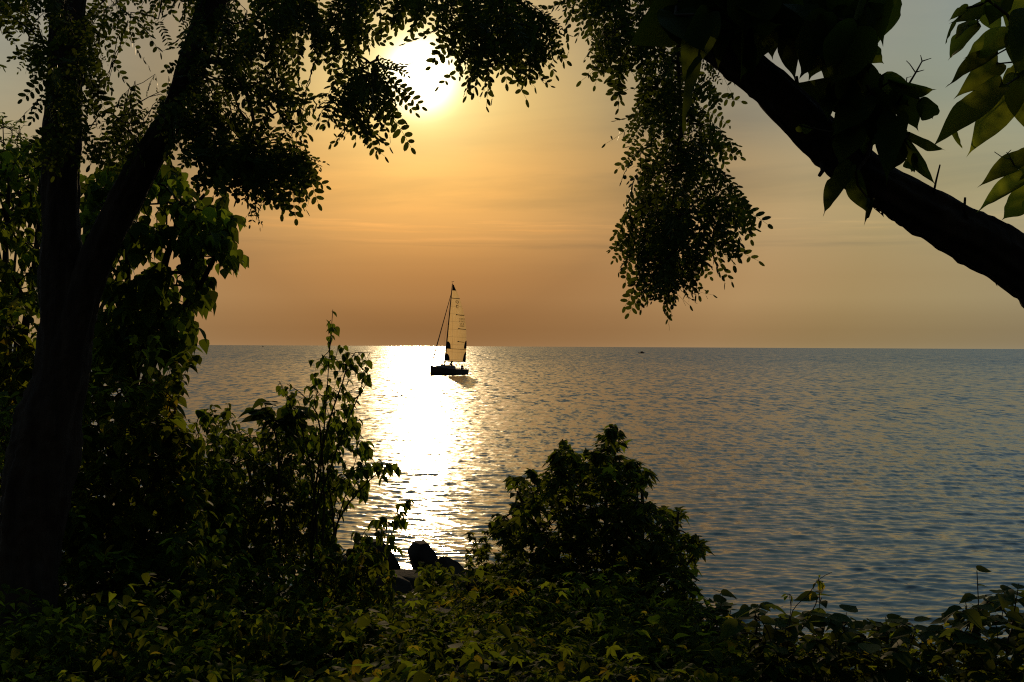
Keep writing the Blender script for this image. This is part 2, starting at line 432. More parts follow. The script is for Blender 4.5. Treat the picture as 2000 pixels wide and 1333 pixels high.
def water_mat():
    mt, t = new_mat('lake_water')
    geo = t.n('ShaderNodeNewGeometry'); at = t.n('ShaderNodeAttribute', attribute_name='far')
    pos = geo.outputs['Position']
    mp = t.n('ShaderNodeMapping'); t.put(mp.inputs[0], pos); mp.inputs['Scale'].default_value = (0.62, 1.0, 1.0)
    mp.inputs['Rotation'].default_value = (0, 0, R(-8))
    # short ripples everywhere; the longer waves are real geometry near the shore and only shading far out
    far = at.outputs['Fac']
    dist = t.vm('LENGTH', pos, out=1)
    def field(sx_, sy_, seed, det=2.0):
        m2 = t.n('ShaderNodeMapping'); t.put(m2.inputs[0], pos); m2.inputs['Scale'].default_value = (sx_, sy_, 1.0)
        m2.inputs['Location'].default_value = (seed, seed * 1.7, 0); m2.inputs['Rotation'].default_value = (0, 0, R(-4))
        return t.vm('SUBTRACT', t.noise(m2.outputs[0], 1.0, det, 0.6, 0.0, out=1), (0.5, 0.5, 0.5))
    fine = t.noise(mp.outputs[0], 5.5, 3, 0.55)
    b = t.n('ShaderNodeBump'); b.inputs['Strength'].default_value = 1.0; b.inputs['Distance'].default_value = 1.0
    t.put(b.inputs['Height'], t.math('MULTIPLY', fine, 0.008))
    # unresolved wave faces: three sizes, each carrying the distance at which it can just be made out
    fa = field(3.0, 1.2, 1.0); fb = field(1.3, 0.33, 5.0); fc = field(0.45, 0.07, 9.0)
    wa = t.math('MULTIPLY', far, t.mr(dist, 60.0, 180.0, 1.0, 0.35))
    wb = t.math('MULTIPLY', far, t.math('MULTIPLY', t.mr(dist, 40.0, 110.0), t.mr(dist, 300.0, 900.0, 1.0, 0.5)))
    wc = t.math('MULTIPLY', far, t.mr(dist, 180.0, 600.0))
    def sc_(v, f, k):
        x = t.vm('SCALE', v); t.put(x.node.inputs[3], t.math('MULTIPLY', f, k)); return x
    sl_ = t.vm('ADD', t.vm('ADD', sc_(fa, wa, 0.55), sc_(fb, wb, 0.75)), sc_(fc, wc, 0.60))
    gustn = t.noise(t.vm('MULTIPLY', pos, (0.012, 0.03, 1.0)), 1.0, 4, 0.6)
    gx = t.vm('SCALE', sl_); t.put(gx.node.inputs[3], t.mr(gustn, 0.3, 0.7, 0.75, 1.3))
    sl_ = t.vm('MULTIPLY', gx, (0.60, 1.45, 0.0))
    tilt = t.xyz(0.0, t.math('MULTIPLY', far, t.mr(dist, 50.0, 480.0, -0.05, -0.165)), 0.0)      # waves run in to the shore and lean that way
    nn = t.vm('NORMALIZE', t.vm('ADD', t.vm('ADD', b.outputs[0], sl_), tilt))
    p = t.n('ShaderNodeBsdfPrincipled')
    p.inputs['Base Color'].default_value = (0.006, 0.020, 0.030, 1)
    t.put(p.inputs['Roughness'], t.mr(far, 0.0, 1.0, 0.05, 0.20)); p.inputs['IOR'].default_value = 1.62
    t.nt.links.new(nn, p.inputs['Normal'])
    o = t.n('ShaderNodeOutputMaterial'); t.nt.links.new(p.outputs[0], o.inputs[0])
    return mt


# ------------------------------------------------------------------ value noise for modelling
_rs = np.random.RandomState(5)
_T = _rs.rand(256, 256)


def vnoise(x, y, seed=0):
    x = np.asarray(x, float) + seed * 17.3; y = np.asarray(y, float) + seed * 7.7
    xi = np.floor(x).astype(int); yi = np.floor(y).astype(int); fx = x - xi; fy = y - yi
    fx = fx * fx * (3 - 2 * fx); fy = fy * fy * (3 - 2 * fy)
    g = lambda a, b: _T[a % 256, b % 256]
    return (g(xi, yi) * (1 - fx) + g(xi + 1, yi) * fx) * (1 - fy) + (g(xi, yi + 1) * (1 - fx) + g(xi + 1, yi + 1) * fx) * fy


def fbm(x, y, seed=0, o=4):
    s_ = 0; a = 0.5
    for k in range(o):
        s_ = s_ + a * vnoise(np.asarray(x) * 2**k, np.asarray(y) * 2**k, seed + k * 3); a *= 0.5
    return s_


# ------------------------------------------------------------------ terrain
def sstep(a, b, x):
    t = np.clip((x - a) / (b - a), 0, 1); return t * t * (3 - 2 * t)


def terrain(x, y):
    x = np.asarray(x, float); y = np.asarray(y, float)
    k = sstep(0.5, 5.5, x)
    ys = 24.0 - 8.5 * k + 0.8 * (fbm(x * 0.3, x * 0 + 2.0, 4) - 0.5)
    y0 = 6.2 - 2.4 * k
    t = (y - y0) / (ys - y0)
    z = np.where(t < 0, 3.45 + 0.02 * np.clip(-t, 0, 3), 3.45 * np.clip(1 - t, 0, 1)**(1.28) - np.clip(t - 1, 0, 9) * 3.0)
    z = np.maximum(z, -1.8)
    return z + 0.16 * (fbm(x * 0.8, y * 0.8, 1) - 0.5) + 0.06 * (fbm(x * 3, y * 3, 2) - 0.5)


def tz(x, y): return float(terrain(np.array([x]), np.array([y]))[0])


gx = np.concatenate([[-300, -120, -60, -40], np.arange(-30, 30.01, 0.22), [40, 60, 120, 300]])
gy = np.concatenate([[-300, -120, -60, -35, -25], np.arange(-18, 30.01, 0.22), [34]])
X, Y = np.meshgrid(gx, gy, indexing='ij'); Z = terrain(X, Y)
nx, ny = X.shape
i, j = np.meshgrid(np.arange(nx - 1), np.arange(ny - 1), indexing='ij'); a = (i * ny + j).ravel()
g = mesh('ground', np.stack([X, Y, Z], -1).reshape(-1, 3), [np.stack([a, a + ny, a + ny + 1, a + 1], 1)], ground_mat())
tag(g, kind='structure')

# ------------------------------------------------------------------ water
rng = np.random.RandomState(11)
r_ = [10.0]
while r_[-1] < 320: r_.append(r_[-1] + max(0.035, 0.45 * r_[-1]**2 / (5.2 * 1098)))
while r_[-1] < 45000: r_.append(r_[-1] * 1.18)
r_ = np.array(r_)
a0 = R(31)
ang = np.concatenate([np.linspace(-R(88), -a0, 60)[:-1], np.linspace(-a0, a0, 1900), np.linspace(a0, R(88), 60)[1:]])
RR, AA = np.meshgrid(r_, ang, indexing='ij')
X = RR * np.sin(AA); Y = RR * np.cos(AA); Z = np.zeros_like(X)
dr = np.gradient(r_)[:, None]; da = np.gradient(ang)[None, :] * RR
cell = np.maximum(dr, da)
nw = 72
lam = np.exp(rng.uniform(math.log(0.17), math.log(3.0), nw))
sl2_all = 0; sl2_geo = np.zeros_like(X)
for k in range(nw):
    dth = rng.normal(0.12, 0.40)                 # travel direction: towards the shore, spread
    kd = 2 * math.pi / lam[k]
    slope = 0.136 * math.sqrt(2.0 / nw) * (1.0 if lam[k] < 0.30 else 1.35 if lam[k] < 0.8 else 0.6 if lam[k] < 1.6 else 0.36)
    amp = slope / kd
    fk = np.clip(lam[k] / (2.6 * cell) - 0.6, 0, 1)
    ph = kd * (X * math.sin(dth) + Y * math.cos(dth)) + rng.uniform(0, 6.28)
    env = 0.30 + 1.35 * vnoise(X / (lam[k] * 3.2), Y / (lam[k] * 3.2), k)
    Z += amp * env * fk * (np.cos(ph) + 0.36 * np.cos(2 * ph) + 0.10 * np.cos(3 * ph))
    sl2_all += slope**2; sl2_geo += slope**2 * fk**2
gust = 0.80 + 0.5 * fbm(X / 45.0, Y / 14.0, 8, 3)
Z *= gust
far = np.sqrt(np.clip(1 - sl2_geo / sl2_all, 0, 1))
n0, n1_ = X.shape
i, j = np.meshgrid(np.arange(n0 - 1), np.arange(n1_ - 1), indexing='ij'); a = (i * n1_ + j).ravel()
wt = mesh('water', np.stack([X, Y, Z], -1).reshape(-1, 3), [np.stack([a, a + 1, a + n1_ + 1, a + n1_], 1)[:, ::-1]], water_mat(), attrs={'far': far})
tag(wt, kind='structure')


# ------------------------------------------------------------------ leaves
def blade(outline, fold=0.18, curl=0.15, side_curl=0.0, y0=0.0):
    """outline: list (t, halfwidth). returns V, quads, tris; base at y=y0, tip at y=1"""
    V = []; q = []; tr = []
    V.append((0, outline[0][0], 0))
    rowi = []
    for (t, h) in outline[1:-1]:
        z = -curl * t * t
        rowi.append(len(V)); V += [(-h, t - 0.02, z + fold * h), (0, t, z), (h, t - 0.02, z + fold * h)]
    t = outline[-1][0]; V.append((0, t, -curl * t * t)); tip = len(V) - 1
    r0 = rowi[0]; tr += [(0, r0 + 1, r0), (0, r0 + 2, r0 + 1)]
    for a_, b_ in zip(rowi[:-1], rowi[1:]):
        q += [(a_, a_ + 1, b_ + 1, b_), (a_ + 1, a_ + 2, b_ + 2, b_ + 1)]
    r1 = rowi[-1]; tr += [(r1, r1 + 1, tip), (r1 + 1, r1 + 2, tip)]
    V = np.array(V, float)
    if y0: V[:, 1] += y0
    return V, np.array(q, int).reshape(-1, 4), np.array(tr, int)


OVATE = [(0, 0), (0.10, 0.20), (0.28, 0.31), (0.50, 0.27), (0.74, 0.14), (1, 0)]
HEART = [(0.0, 0), (-0.05, 0.20), (0.10, 0.35), (0.32, 0.41), (0.55, 0.32), (0.76, 0.16), (0.88, 0.05), (1, 0)]
BROAD = [(0, 0), (0.05, 0.24), (0.22, 0.36), (0.45, 0.37), (0.68, 0.25), (0.86, 0.10), (1, 0)]
LANCE = [(0, 0), (0.2, 0.14), (0.5, 0.17), (0.78, 0.09), (1, 0)]


def join(parts):
    V = []; Q = []; T = []; n = 0
    for (v, q, t) in parts:
        V.append(v); Q.append(q + n); T.append(t + n); n += len(v)
    return np.concatenate(V), np.concatenate(Q), np.concatenate(T)


def palmate(lobes=5, seed=0):
    """pointed-lobed leaf as a fan"""
    rg = np.random.RandomState(seed)
    angs = np.radians(np.linspace(-105, 105, lobes)); ls = {5: [0.5, 0.82, 1.0, 0.82, 0.5], 3: [0.72, 1, 0.72]}[lobes]
    V = [(0, 0, 0)]
    out = [(-0.10, 0.02, 0)]
    for k, (a_, l) in enumerate(zip(angs, ls)):
        for (da_, fr) in ((-14, 0.62), (-7, 0.72), (0, 1.0), (7, 0.72), (14, 0.62)):
            aa = a_ + math.radians(da_) + rg.normal(0, 0.02); rr = l * fr
            out.append((math.sin(aa) * rr, math.cos(aa) * rr, -0.25 * rr * rr))
        if k < lobes - 1:
            aa = (a_ + angs[k + 1]) / 2; rr = 0.36 * (l + ls[k + 1]) / 2 / 0.8
            out.append((math.sin(aa) * rr, math.cos(aa) * rr, 0.03))
    out.append((0.10, 0.02, 0))
    V += out; n = len(out)
    t = np.array([(0, k + 2, k + 1) for k in range(n - 1)])
    return np.array(V, float), np.zeros((0, 4), int), t


def pinnate(pairs=8, droop=0.25, seed=0, pair_len=0.178):
    rg = np.random.RandomState(seed); parts = []
    def rach(t): return np.array([0.03 * math.sin(3 * t + seed), t, -droop * t * t])
    rv = []; rq = []
    K = 7
    for k in range(K):
        c = rach(0.02 + 0.94 * k / (K - 1)); rr = 0.0060 * (1 - 0.6 * k / K)
        rv += [c + (rr, 0, 0), c + (-rr * 0.5, 0, rr * 0.8), c + (-rr * 0.5, 0, -rr * 0.8)]
    for k in range(K - 1):
        for s_ in range(3):
            rq.append((k * 3 + s_, k * 3 + (s_ + 1) % 3, k * 3 + 3 + (s_ + 1) % 3, k * 3 + 3 + s_))
    parts.append((np.array(rv), np.array(rq), np.zeros((0, 3), int)))
    ell = [(0, 0), (0.16, 0.18), (0.5, 0.25), (0.84, 0.18), (1, 0)]
    for k in range(pairs + 1):
        t = 0.14 + 0.80 * k / pairs
        c = rach(t)
        for sd in ((-1, 1) if k < pairs else (0,)):
            L = pair_len * (0.72 + 0.28 * math.sin(math.pi * (0.15 + 0.75 * k / pairs))) * rg.uniform(0.85, 1.1)
            v, q, tt = blade(ell, 0.10, 0.06)
            v = v * L
            yaw = sd * R(62 + rg.normal(0, 9)) if sd else rg.normal(0, 0.1)
            cy, sy = math.cos(-yaw), math.sin(-yaw)
            pt = rg.normal(-0.18, 0.2)       # leaflets droop
            v = np.stack([v[:, 0], v[:, 1] * math.cos(pt) - v[:, 2] * math.sin(pt), v[:, 1] * math.sin(pt) + v[:, 2] * math.cos(pt)], 1)
            v = np.stack([v[:, 0] * cy - v[:, 1] * sy, v[:, 0] * sy + v[:, 1] * cy, v[:, 2]], 1)
            v = v + c + np.array([sd * 0.004, 0, 0])
            parts.append((v, q, tt))
    return join(parts)


T_PIN = [pinnate(7, 0.20, 1), pinnate(8, 0.45, 2), pinnate(6, 0.05, 3), pinnate(7, 0.7, 4)]
T_OV = [blade(OVATE, 0.25, 0.20), blade(OVATE, 0.5, 0.45), blade(OVATE, 0.1, 0.05)]
T_HT = [blade(HEART, 0.22, 0.22), blade(HEART, 0.45, 0.40), blade(HEART, 0.08, 0.08)]
HC = [(0, 0), (-0.06, 0.17), (-0.02, 0.29), (0.08, 0.38), (0.20, 0.43), (0.34, 0.44), (0.48, 0.41), (0.60, 0.345), (0.70, 0.26), (0.79, 0.165), (0.86, 0.085), (0.92, 0.03), (1, 0)]
def ragged(outl, fold, curl, seed):
    rg_ = np.random.RandomState(seed); fine_ = []
    tt = np.array([a_ for a_, _ in outl]); hh_ = np.array([b_ for _, b_ in outl])
    k_ = np.linspace(0, len(outl) - 1, 26); t2 = np.interp(k_, range(len(outl)), tt); h2 = np.interp(k_, range(len(outl)), hh_)
    V, q, t = blade(list(zip(t2, h2)), fold, curl)
    side = np.sign(V[:, 0]); n1 = vnoise(V[:, 1] * 7 + seed * 3, side * 5 + seed, seed); n2 = vnoise(V[:, 1] * 3 + seed * 5, side * 3 + 1, seed + 2)
    V[:, 0] *= 1 + 0.34 * (n1 - 0.5) * np.sin(np.clip(V[:, 1], 0, 1) * math.pi) + 0.20 * (n2 - 0.5)
    V[:, 2] += 0.10 * (n1 - 0.5) * np.abs(side); V[:, 0] += 0.10 * math.sin(seed) * V[:, 1]**2
    return V, q, t
T_BR = [blade(BROAD, 0.2, 0.18), blade(BROAD, 0.4, 0.35), blade(BROAD, 0.1, -0.05)]
T_LA = [blade(LANCE, 0.3, 0.25), blade(LANCE, 0.4, 0.5)]
T_PM = [palmate(5, 1), palmate(5, 2), palmate(3, 3)]


def scatter(mb, temps, pos, dr_, nr, size, rg, wid=1.0):
    """instances of leaf templates; dr_ = leaf direction, nr = upper side"""
    pos = np.asarray(pos, float); N = len(pos)
    if N == 0: return
    y = nrm(np.asarray(dr_, float)); nr = np.asarray(nr, float)
    x = nrm(np.cross(y, nr)); z = np.cross(x, y)
    size = np.broadcast_to(np.asarray(size, float), (N,)); wid = np.broadcast_to(np.asarray(wid, float), (N,))
    pick = rg.randint(0, len(temps), N)
    for k, (V, Q, T) in enumerate(temps):
        s_ = np.nonzero(pick == k)[0]
        if not len(s_): continue
        A = (pos[s_, None, :] + size[s_, None, None] * (V[None, :, 0:1] * wid[s_, None, None] * x[s_, None, :]
             + V[None, :, 1:2] * y[s_, None, :] + V[None, :, 2:3] * z[s_, None, :]))
        off = (np.arange(len(s_)) * len(V))[:, None, None]
        fs = []
        if len(Q): fs.append((Q[None] + off).reshape(-1, 4))
        if len(T): fs.append((T[None] + off).reshape(-1, 3))
        mb.add(A.reshape(-1, 3), *fs)


T_CAT = [ragged(HC, 0.20, 0.20, 1), ragged(HC, 0.40, 0.35, 2), ragged(HC, 0.08, 0.08, 3), ragged(HC, 0.3, 0.05, 4), ragged(HC, 0.55, 0.25, 5), ragged(HC, 0.15, 0.40, 6)]


# ------------------------------------------------------------------ branching
def in_poly(poly, x, y):
    c = np.zeros(len(x), bool); n = len(poly)
    for k in range(n):
        x1, y1 = poly[k]; x2, y2 = poly[(k + 1) % n]
        if y1 == y2: continue
        m_ = ((y1 > y) != (y2 > y)) & (x < (x2 - x1) * (y - y1) / (y2 - y1) + x1)
        c ^= m_
    return c


def cloud(polys, n, d0, d1, rg, thr=0.0, ns=55.0, seed=0, flat=None):
    """n points whose silhouette fills outlines traced from the photo, spread over real depth d0..d1"""
    allp = np.concatenate([np.array(p, float) for p in polys])
    lo = allp.min(0); hi = allp.max(0); out = []
    got = 0
    for _ in range(60):
        x = rg.uniform(lo[0], hi[0], n * 2); y = rg.uniform(lo[1], hi[1], n * 2)
        k = np.zeros(len(x), bool)
        for p in polys: k |= in_poly(p, x, y)
        if thr > 0: k &= fbm(x / ns, y / ns, seed, 3) / 0.875 > thr
        x, y = x[k], y[k]; out.append(np.stack([x, y], 1)); got += len(x)
        if got >= n: break
    q = np.concatenate(out)[:n]
    d = rg.uniform(d0, d1, len(q))
    return P(q[:, 0], q[:, 1], d)


def network(root, pts, rg, bias=0.35, sag=0.04):
    """join every point to the nearest part of the growing plant; returns nodes, parents"""
    nodes = [np.array(p, float) for p in root]
    par = [-1] + list(range(len(root) - 1)); cost = [0.0]
    for k in range(1, len(root)): cost.append(cost[-1] + 0.25 * np.linalg.norm(nodes[k] - nodes[k - 1]))
    rp = np.array(nodes)
    dist = np.min(np.linalg.norm(pts[:, None, :] - rp[None], axis=2), axis=1) if len(pts) else []
    order = np.argsort(dist)
    cap = len(nodes) + 2 * len(pts) + 2
    NN = np.zeros((cap, 3)); NN[:len(nodes)] = nodes; CC = np.zeros(cap); CC[:len(nodes)] = cost
    n = len(nodes); tips = []
    for o in order:
        p = pts[o]
        d = np.linalg.norm(NN[:n] - p, axis=1) + bias * CC[:n]
        k = int(np.argmin(d)); L = np.linalg.norm(p - NN[k])
        mid = NN[k] * 0.5 + p * 0.5 + rg.normal(0, 0.07, 3) * L + np.array([0, 0, sag * L])
        NN[n] = mid; CC[n] = CC[k] + L * 0.5; par.append(k); n += 1
        NN[n] = p; CC[n] = CC[k] + L; par.append(n - 1); n += 1; tips.append(n - 1)
    return NN[:n], np.array(par), np.array(tips)


def twigs(mb, nodes, par, r_tip, r_max, skip=1, sides=4, expo=0.42):
    n = len(nodes); w_ = np.ones(n)
    for k in range(n - 1, 0, -1):
        if par[k] >= 0: w_[par[k]] += w_[k]
    rad = np.minimum(r_tip * w_**expo, r_max)
    ks = np.arange(skip, n); ks = ks[par[ks] >= 0]; ps = par[ks]
    a_ = nodes[ps]; b_ = nodes[ks]; t = nrm(b_ - a_)
    ref = np.where(np.abs(t[:, 2:3]) < 0.9, np.array([[0, 0, 1.0]]), np.array([[0, 1.0, 0]]))
    u = nrm(np.cross(t, ref)); v = np.cross(t, u)
    ra = np.minimum(rad[ps], rad[ks] * 1.5)[:, None]; rb = rad[ks][:, None]
    V = []
    for s_ in range(sides):
        c, s2 = math.cos(s_ / sides * 2 * math.pi), math.sin(s_ / sides * 2 * math.pi)
        V.append(a_ + ra * (c * u + s2 * v)); V.append(b_ + rb * (c * u + s2 * v))
    V = np.stack(V, 1).reshape(-1, 3)
    off = (np.arange(len(ks)) * 2 * sides)[:, None, None]
    Q = np.array([(2 * s_, 2 * ((s_ + 1) % sides), 2 * ((s_ + 1) % sides) + 1, 2 * s_ + 1) for s_ in range(sides)])
    mb.add(V, (Q[None] + off).reshape(-1, 4))


def rand_dir(rg, n): return nrm(rg.normal(0, 1, (n, 3)))


def foliage(pts, temps, size, rg, per=3, spread=0.06, style='pendant', centre=None, sj=0.2, wid=1.0):
    """leaf set around attach points; returns an MB"""
    mb = MB(); N = len(pts)
    p = np.repeat(pts, per, 0); n = len(p)
    c = pts.mean(0) if centre is None else centre
    out = nrm((p - c) * np.array([1, 1, 0.6]))
    rd = rand_dir(rg, n); rd[:, 2] *= 0.5
    ph = np.tile(np.arange(per) / per * 2 * math.pi, N) + np.repeat(rg.uniform(0, 6.28, N), per) + rg.normal(0, 0.35, n)
    ring = np.stack([np.cos(ph), np.sin(ph), np.zeros(n)], 1)
    if style == 'pendant':
        d = ring * 0.75 + out * 0.3 + np.array([0, 0, -0.95]) + 0.25 * rd; nu = ring * 0.9 + np.array([0, 0, 0.55]) + 0.35 * rand_dir(rg, n)
    elif style == 'umbrella':
        tilt = rg.uniform(0.15, 1.1, n)[:, None]
        d = ring + np.array([0, 0, -1.0]) * tilt + 0.2 * rd + out * 0.2; nu = np.array([0, 0, 1.0]) + ring * tilt * 0.8 + 0.3 * rand_dir(rg, n)
    elif style == 'upright':
        d = ring * 0.9 + out * 0.3 + np.array([0, 0, 0.35]) + 0.35 * rd; nu = np.array([0, 0, 1.0]) + 0.5 * rand_dir(rg, n)
    else:   # flat
        d = ring + out * 0.4 + 0.3 * rd + np.array([0, 0, -0.25]); nu = np.array([0, 0, 1.0]) + 0.45 * rand_dir(rg, n)
    pos = p + rand_dir(rg, n) * spread * rg.rand(n, 1)
    scatter(mb, temps, pos, d, nu, size * (1 + rg.normal(0, sj, n)).clip(0.45, 1.5), rg, wid)
    return mb


def tri_jag(ang, s_):   # bark ridges for trunks
    return 0.05 * np.sin(ang * 9 + 1.5 * np.sin(s_ * 3)) + 0.03 * np.sin(ang * 17 + s_ * 5) + 0.03 * np.sin(ang * 3 + s_ * 2.1)


def trunk_mesh(pix, name, parent, sides=40, n=90, mat=None, jag=1.0, seed=0, ridges=9):
    """pix rows: px, py, depth, width in px -> swept trunk of real thickness"""
    pix = np.array(pix, float)
    pts = P(pix[:, 0], pix[:, 1], pix[:, 2]); rad = pix[:, 3] / 2 / F * pix[:, 2]
    sp = spline(np.concatenate([pts, rad[:, None]], 1), n)
    def bump(an, s_):
        a2 = an / (2 * math.pi) * ridges * 2
        r1 = np.abs(((a2 + 0.8 * math.sin(s_ * 2.3 + seed) + 0.5 * vnoise(an * 2, s_ * 4 + an * 0, seed)) % 2) - 1)
        return jag * (0.10 * (r1 - 0.5) + 0.10 * (vnoise(an * 3.5, s_ * 9 + an * 0, seed + 2) - 0.5) + 0.15 * (vnoise(an * 1.2, s_ * 3.5 + an * 0, seed + 5) - 0.5) + 0.11 * (vnoise(an * 7.0, s_ * 34 + an * 0, seed + 7) - 0.5) * vnoise(an * 2.0, s_ * 6 + an * 0, seed + 8) * 1.6)
    mb = MB(); tube(mb, sp[:, :3], sp[:, 3], sides, True, bump)
    return mb.build(name, mat or M_BARK, parent), sp


# ================================================================== THINGS
# ------------------------------------------------------------------ locust tree (left)
def root_at(px, d, sink=0.05):
    """point of the terrain below photo column px at distance d"""
    q = P(px, 900, d); return np.array([q[0], q[1], tz(q[0], q[1]) - sink])


lt = empty('locust_tree', root_at(62, 7.0), 'tall dark two-stemmed tree at the left with feathery leaves hanging over the whole top', 'tree')
stem_pix = [(40, 1290, 7.0, 170), (55, 1200, 7.0, 116), (56, 1100, 7.0, 112), (66, 1000, 7.0, 124), (82, 900, 7.0, 128), (99, 800, 7.0, 114), (118, 740, 7.0, 102), (126, 640, 7.0, 96), (122, 540, 7.0, 82), (120, 450, 7.0, 72), (119, 340, 7.0, 68), (122, 230, 7.0, 68), (128, 120, 7.0, 66), (134, 0, 7.0, 62), (150, -200, 7.1, 56), (175, -520, 7.3, 40), (200, -800, 7.5, 16)]
_, stem = trunk_mesh(stem_pix, 'trunk', lt, 60, 260, seed=1)
limb_pix = [(108, 800, 6.99, 80), (128, 700, 6.98, 84), (150, 620, 6.96, 74), (168, 560, 6.95, 66), (192, 500, 6.94, 62), (230, 420, 6.92, 60), (255, 371, 6.9, 64), (300, 290, 6.85, 58), (335, 236, 6.8, 53), (375, 130, 6.75, 52), (418, 0, 6.7, 56), (470, -150, 6.6, 60), (560, -330, 6.5, 48), (700, -480, 6.3, 34), (850, -600, 6.1, 16)]
_, limb = trunk_mesh(limb_pix, 'limb', lt, 48, 260, seed=4)


def PL(rows):
    rows = np.array(rows, float); return P(rows[:, 0], rows[:, 1], rows[:, 2])


def locust_bough(root, polys, n, d0, d1, seed, thr=0.30, r_max=0.02, hang=1.0, branch_r=None, leaf=0.29, par=None, ns=50):
    rg = np.random.RandomState(seed); par = par or lt
    rp = PL(root)
    pts = cloud(polys, int(n * 0.60), d0, d1, rg, thr + 0.07, ns * 0.8, seed)
    nodes, pr, tips = network(rp, pts, rg, 0.30, 0.03)
    mb = MB()
    br_ = branch_r or (0.007, 0.003)
    if True:
        sp = spline(np.concatenate([rp, np.linspace(br_[0], br_[1], len(rp))[:, None]], 1), 24)
        tube(mb, sp[:, :3], sp[:, 3], 8)
    twigs(mb, nodes, pr, 0.0016, r_max, skip=len(rp))
    b = mb.build('bough', M_TWIG if not branch_r else M_BARK, par)
    # compound leaves: several at each twig end, arching out and hanging
    per = 2; p = np.repeat(nodes[tips], per, 0); N = len(p)
    out = nrm(p - (pts.mean(0) + np.array([0, 0, 0.4])))
    rd = rand_dir(rg, N)
    d = out * np.array([0.6, 0.6, 0.2]) + rd * np.array([0.8, 0.8, 0.6]) + np.array([0, 0, -0.85 * hang])
    nu = nrm(rand_dir(rg, N) * np.array([1, 1, 0.3])) + np.array([0, 0, 0.5])
    fm = MB(); scatter(fm, T_PIN, p, d, nu, leaf * rg.uniform(0.5, 1.2, N), rg)
    f = fm.build('foliage', M_LOCUST, b)
    return b


# each bough: its branch, the outline its leaves fill, number of leaf clusters
locust_bough([(128, 120, 7.0), (60, 60, 7.0), (0, 20, 7.1), (-120, -40, 7.2)],
             [[(-90, -60), (95, -60), (88, 80), (80, 120), (40, 90), (15, 80), (-90, 90)]], 85, 6.4, 7.6, 21, 0.36)
locust_bough([(125, 180, 6.9), (110, 100, 6.75), (140, 20, 6.7)],
             [[(84, -40), (175, -40), (172, 120), (180, 230), (160, 290), (105, 290), (88, 180)]], 62, 6.2, 6.75, 22, 0.30)
locust_bough([(135, -60, 7.0), (210, -80, 7.0), (300, -60, 6.9)],
             [[(160, -60), (400, -60), (380, 20), (330, 10), (270, 20), (262, 60), (240, 90), (215, 90), (200, 110), (175, 160), (160, 120)],
              [(330, -30), (392, -30), (360, 45), (345, 60), (318, 60), (300, 20)]], 70, 6.5, 7.6, 23, 0.36)
locust_bough([(280, 300, 6.85), (240, 240, 6.9), (200, 220, 7.0), (170, 260, 7.0)],
             [[(160, 235), (215, 215), (240, 175), (290, 130), (330, 140), (330, 200), (300, 245), (265, 290), (215, 295), (165, 300)]], 48, 6.5, 7.5, 24, 0.30)
locust_bough([(375, 130, 6.75), (430, 120, 6.6), (480, 180, 6.5), (500, 260, 6.4)],
             [[(395, -40), (560, -40), (575, 60), (555, 120), (560, 190), (590, 270), (598, 300), (590, 330), (560, 315), (545, 290), (520, 320), (500, 340), (480, 300), (450, 310), (440, 270), (405, 270), (385, 250), (360, 220), (360, 140)]],
             215, 5.9, 7.4, 25, 0.30, branch_r=(0.025, 0.008))
locust_bough([(335, 236, 6.75), (360, 250, 6.4), (400, 300, 6.3)],
             [[(330, 180), (380, 150), (430, 200), (440, 260), (400, 290), (350, 280), (320, 250)]], 45, 6.0, 6.7, 26, 0.30)
locust_bough([(418, 0, 6.7), (520, -60, 6.6), (660, -70, 6.5), (760, -60, 6.4)],
             [[(540, -60), (800, -60), (770, -15), (725, -5), (722, 40), (725, 60), (710, 60), (695, 50), (690, 110), (665, 110), (640, 60), (610, 70), (600, 40), (560, 80)]],
             150, 5.8, 7.2, 27, 0.34, branch_r=(0.03, 0.012))
locust_bough([(660, -70, 6.5), (690, 20, 6.4), (700, 110, 6.3), (705, 180, 6.25)],
             [[(690, 90), (735, 95), (752, 115), (758, 150), (750, 180), (738, 205), (715, 225), (690, 215), (670, 205), (650, 215), (640, 205), (665, 175), (672, 130)],
              [(685, 110), (750, 115), (750, 180), (710, 210), (690, 180)], [(618, 205), (655, 185), (668, 215), (640, 235), (620, 235)]],
             78, 5.7, 6.8, 28, 0.32, leaf=0.27)
locust_bough([(760, -60, 6.4), (880, -50, 6.3), (980, -20, 6.2), (1060, 40, 6.2)],
             [[(850, -60), (985, -60), (1005, -10), (1060, 10), (1070, 40), (1075, 70), (1065, 95), (1045, 110), (1015, 115), (1000, 80), (985, 80), (975, 105), (950, 120), (925, 120), (915, 80), (885, 40), (860, 20), (840, 0)], [(770, -60), (860, -60), (850, -15), (780, -15)]],
             185, 5.7, 7.0, 29, 0.28, branch_r=(0.025, 0.007))
locust_bough([(980, -60, 6.3), (1120, -90, 6.3), (1260, -40, 6.3), (1330, 10, 6.3)],
             [[(1105, -60), (1420, -60), (1420, 90), (1330, 110), (1280, 90), (1235, 110), (1200, 120), (1190, 90), (1170, 60), (1150, 45), (1128, 50), (1140, 20)]],
             220, 5.8, 7.2, 30, 0.24, branch_r=(0.024, 0.009))
locust_bough([(1330, 10, 6.3), (1325, 120, 6.25), (1330, 230, 6.2), (1320, 330, 6.2), (1310, 440, 6.2)],
             [[(1275, 90), (1375, 90), (1385, 180), (1370, 225), (1400, 250), (1418, 285), (1400, 300), (1410, 330), (1440, 360), (1450, 385), (1420, 400), (1420, 440), (1395, 470), (1350, 520), (1330, 545), (1295, 555), (1270, 520), (1235, 500), (1232, 460), (1222, 420), (1235, 390), (1228, 350), (1245, 300), (1255, 250), (1240, 235), (1265, 190)]],
             370, 5.7, 6.7, 31, 0.20, branch_r=(0.012, 0.004), leaf=0.26)
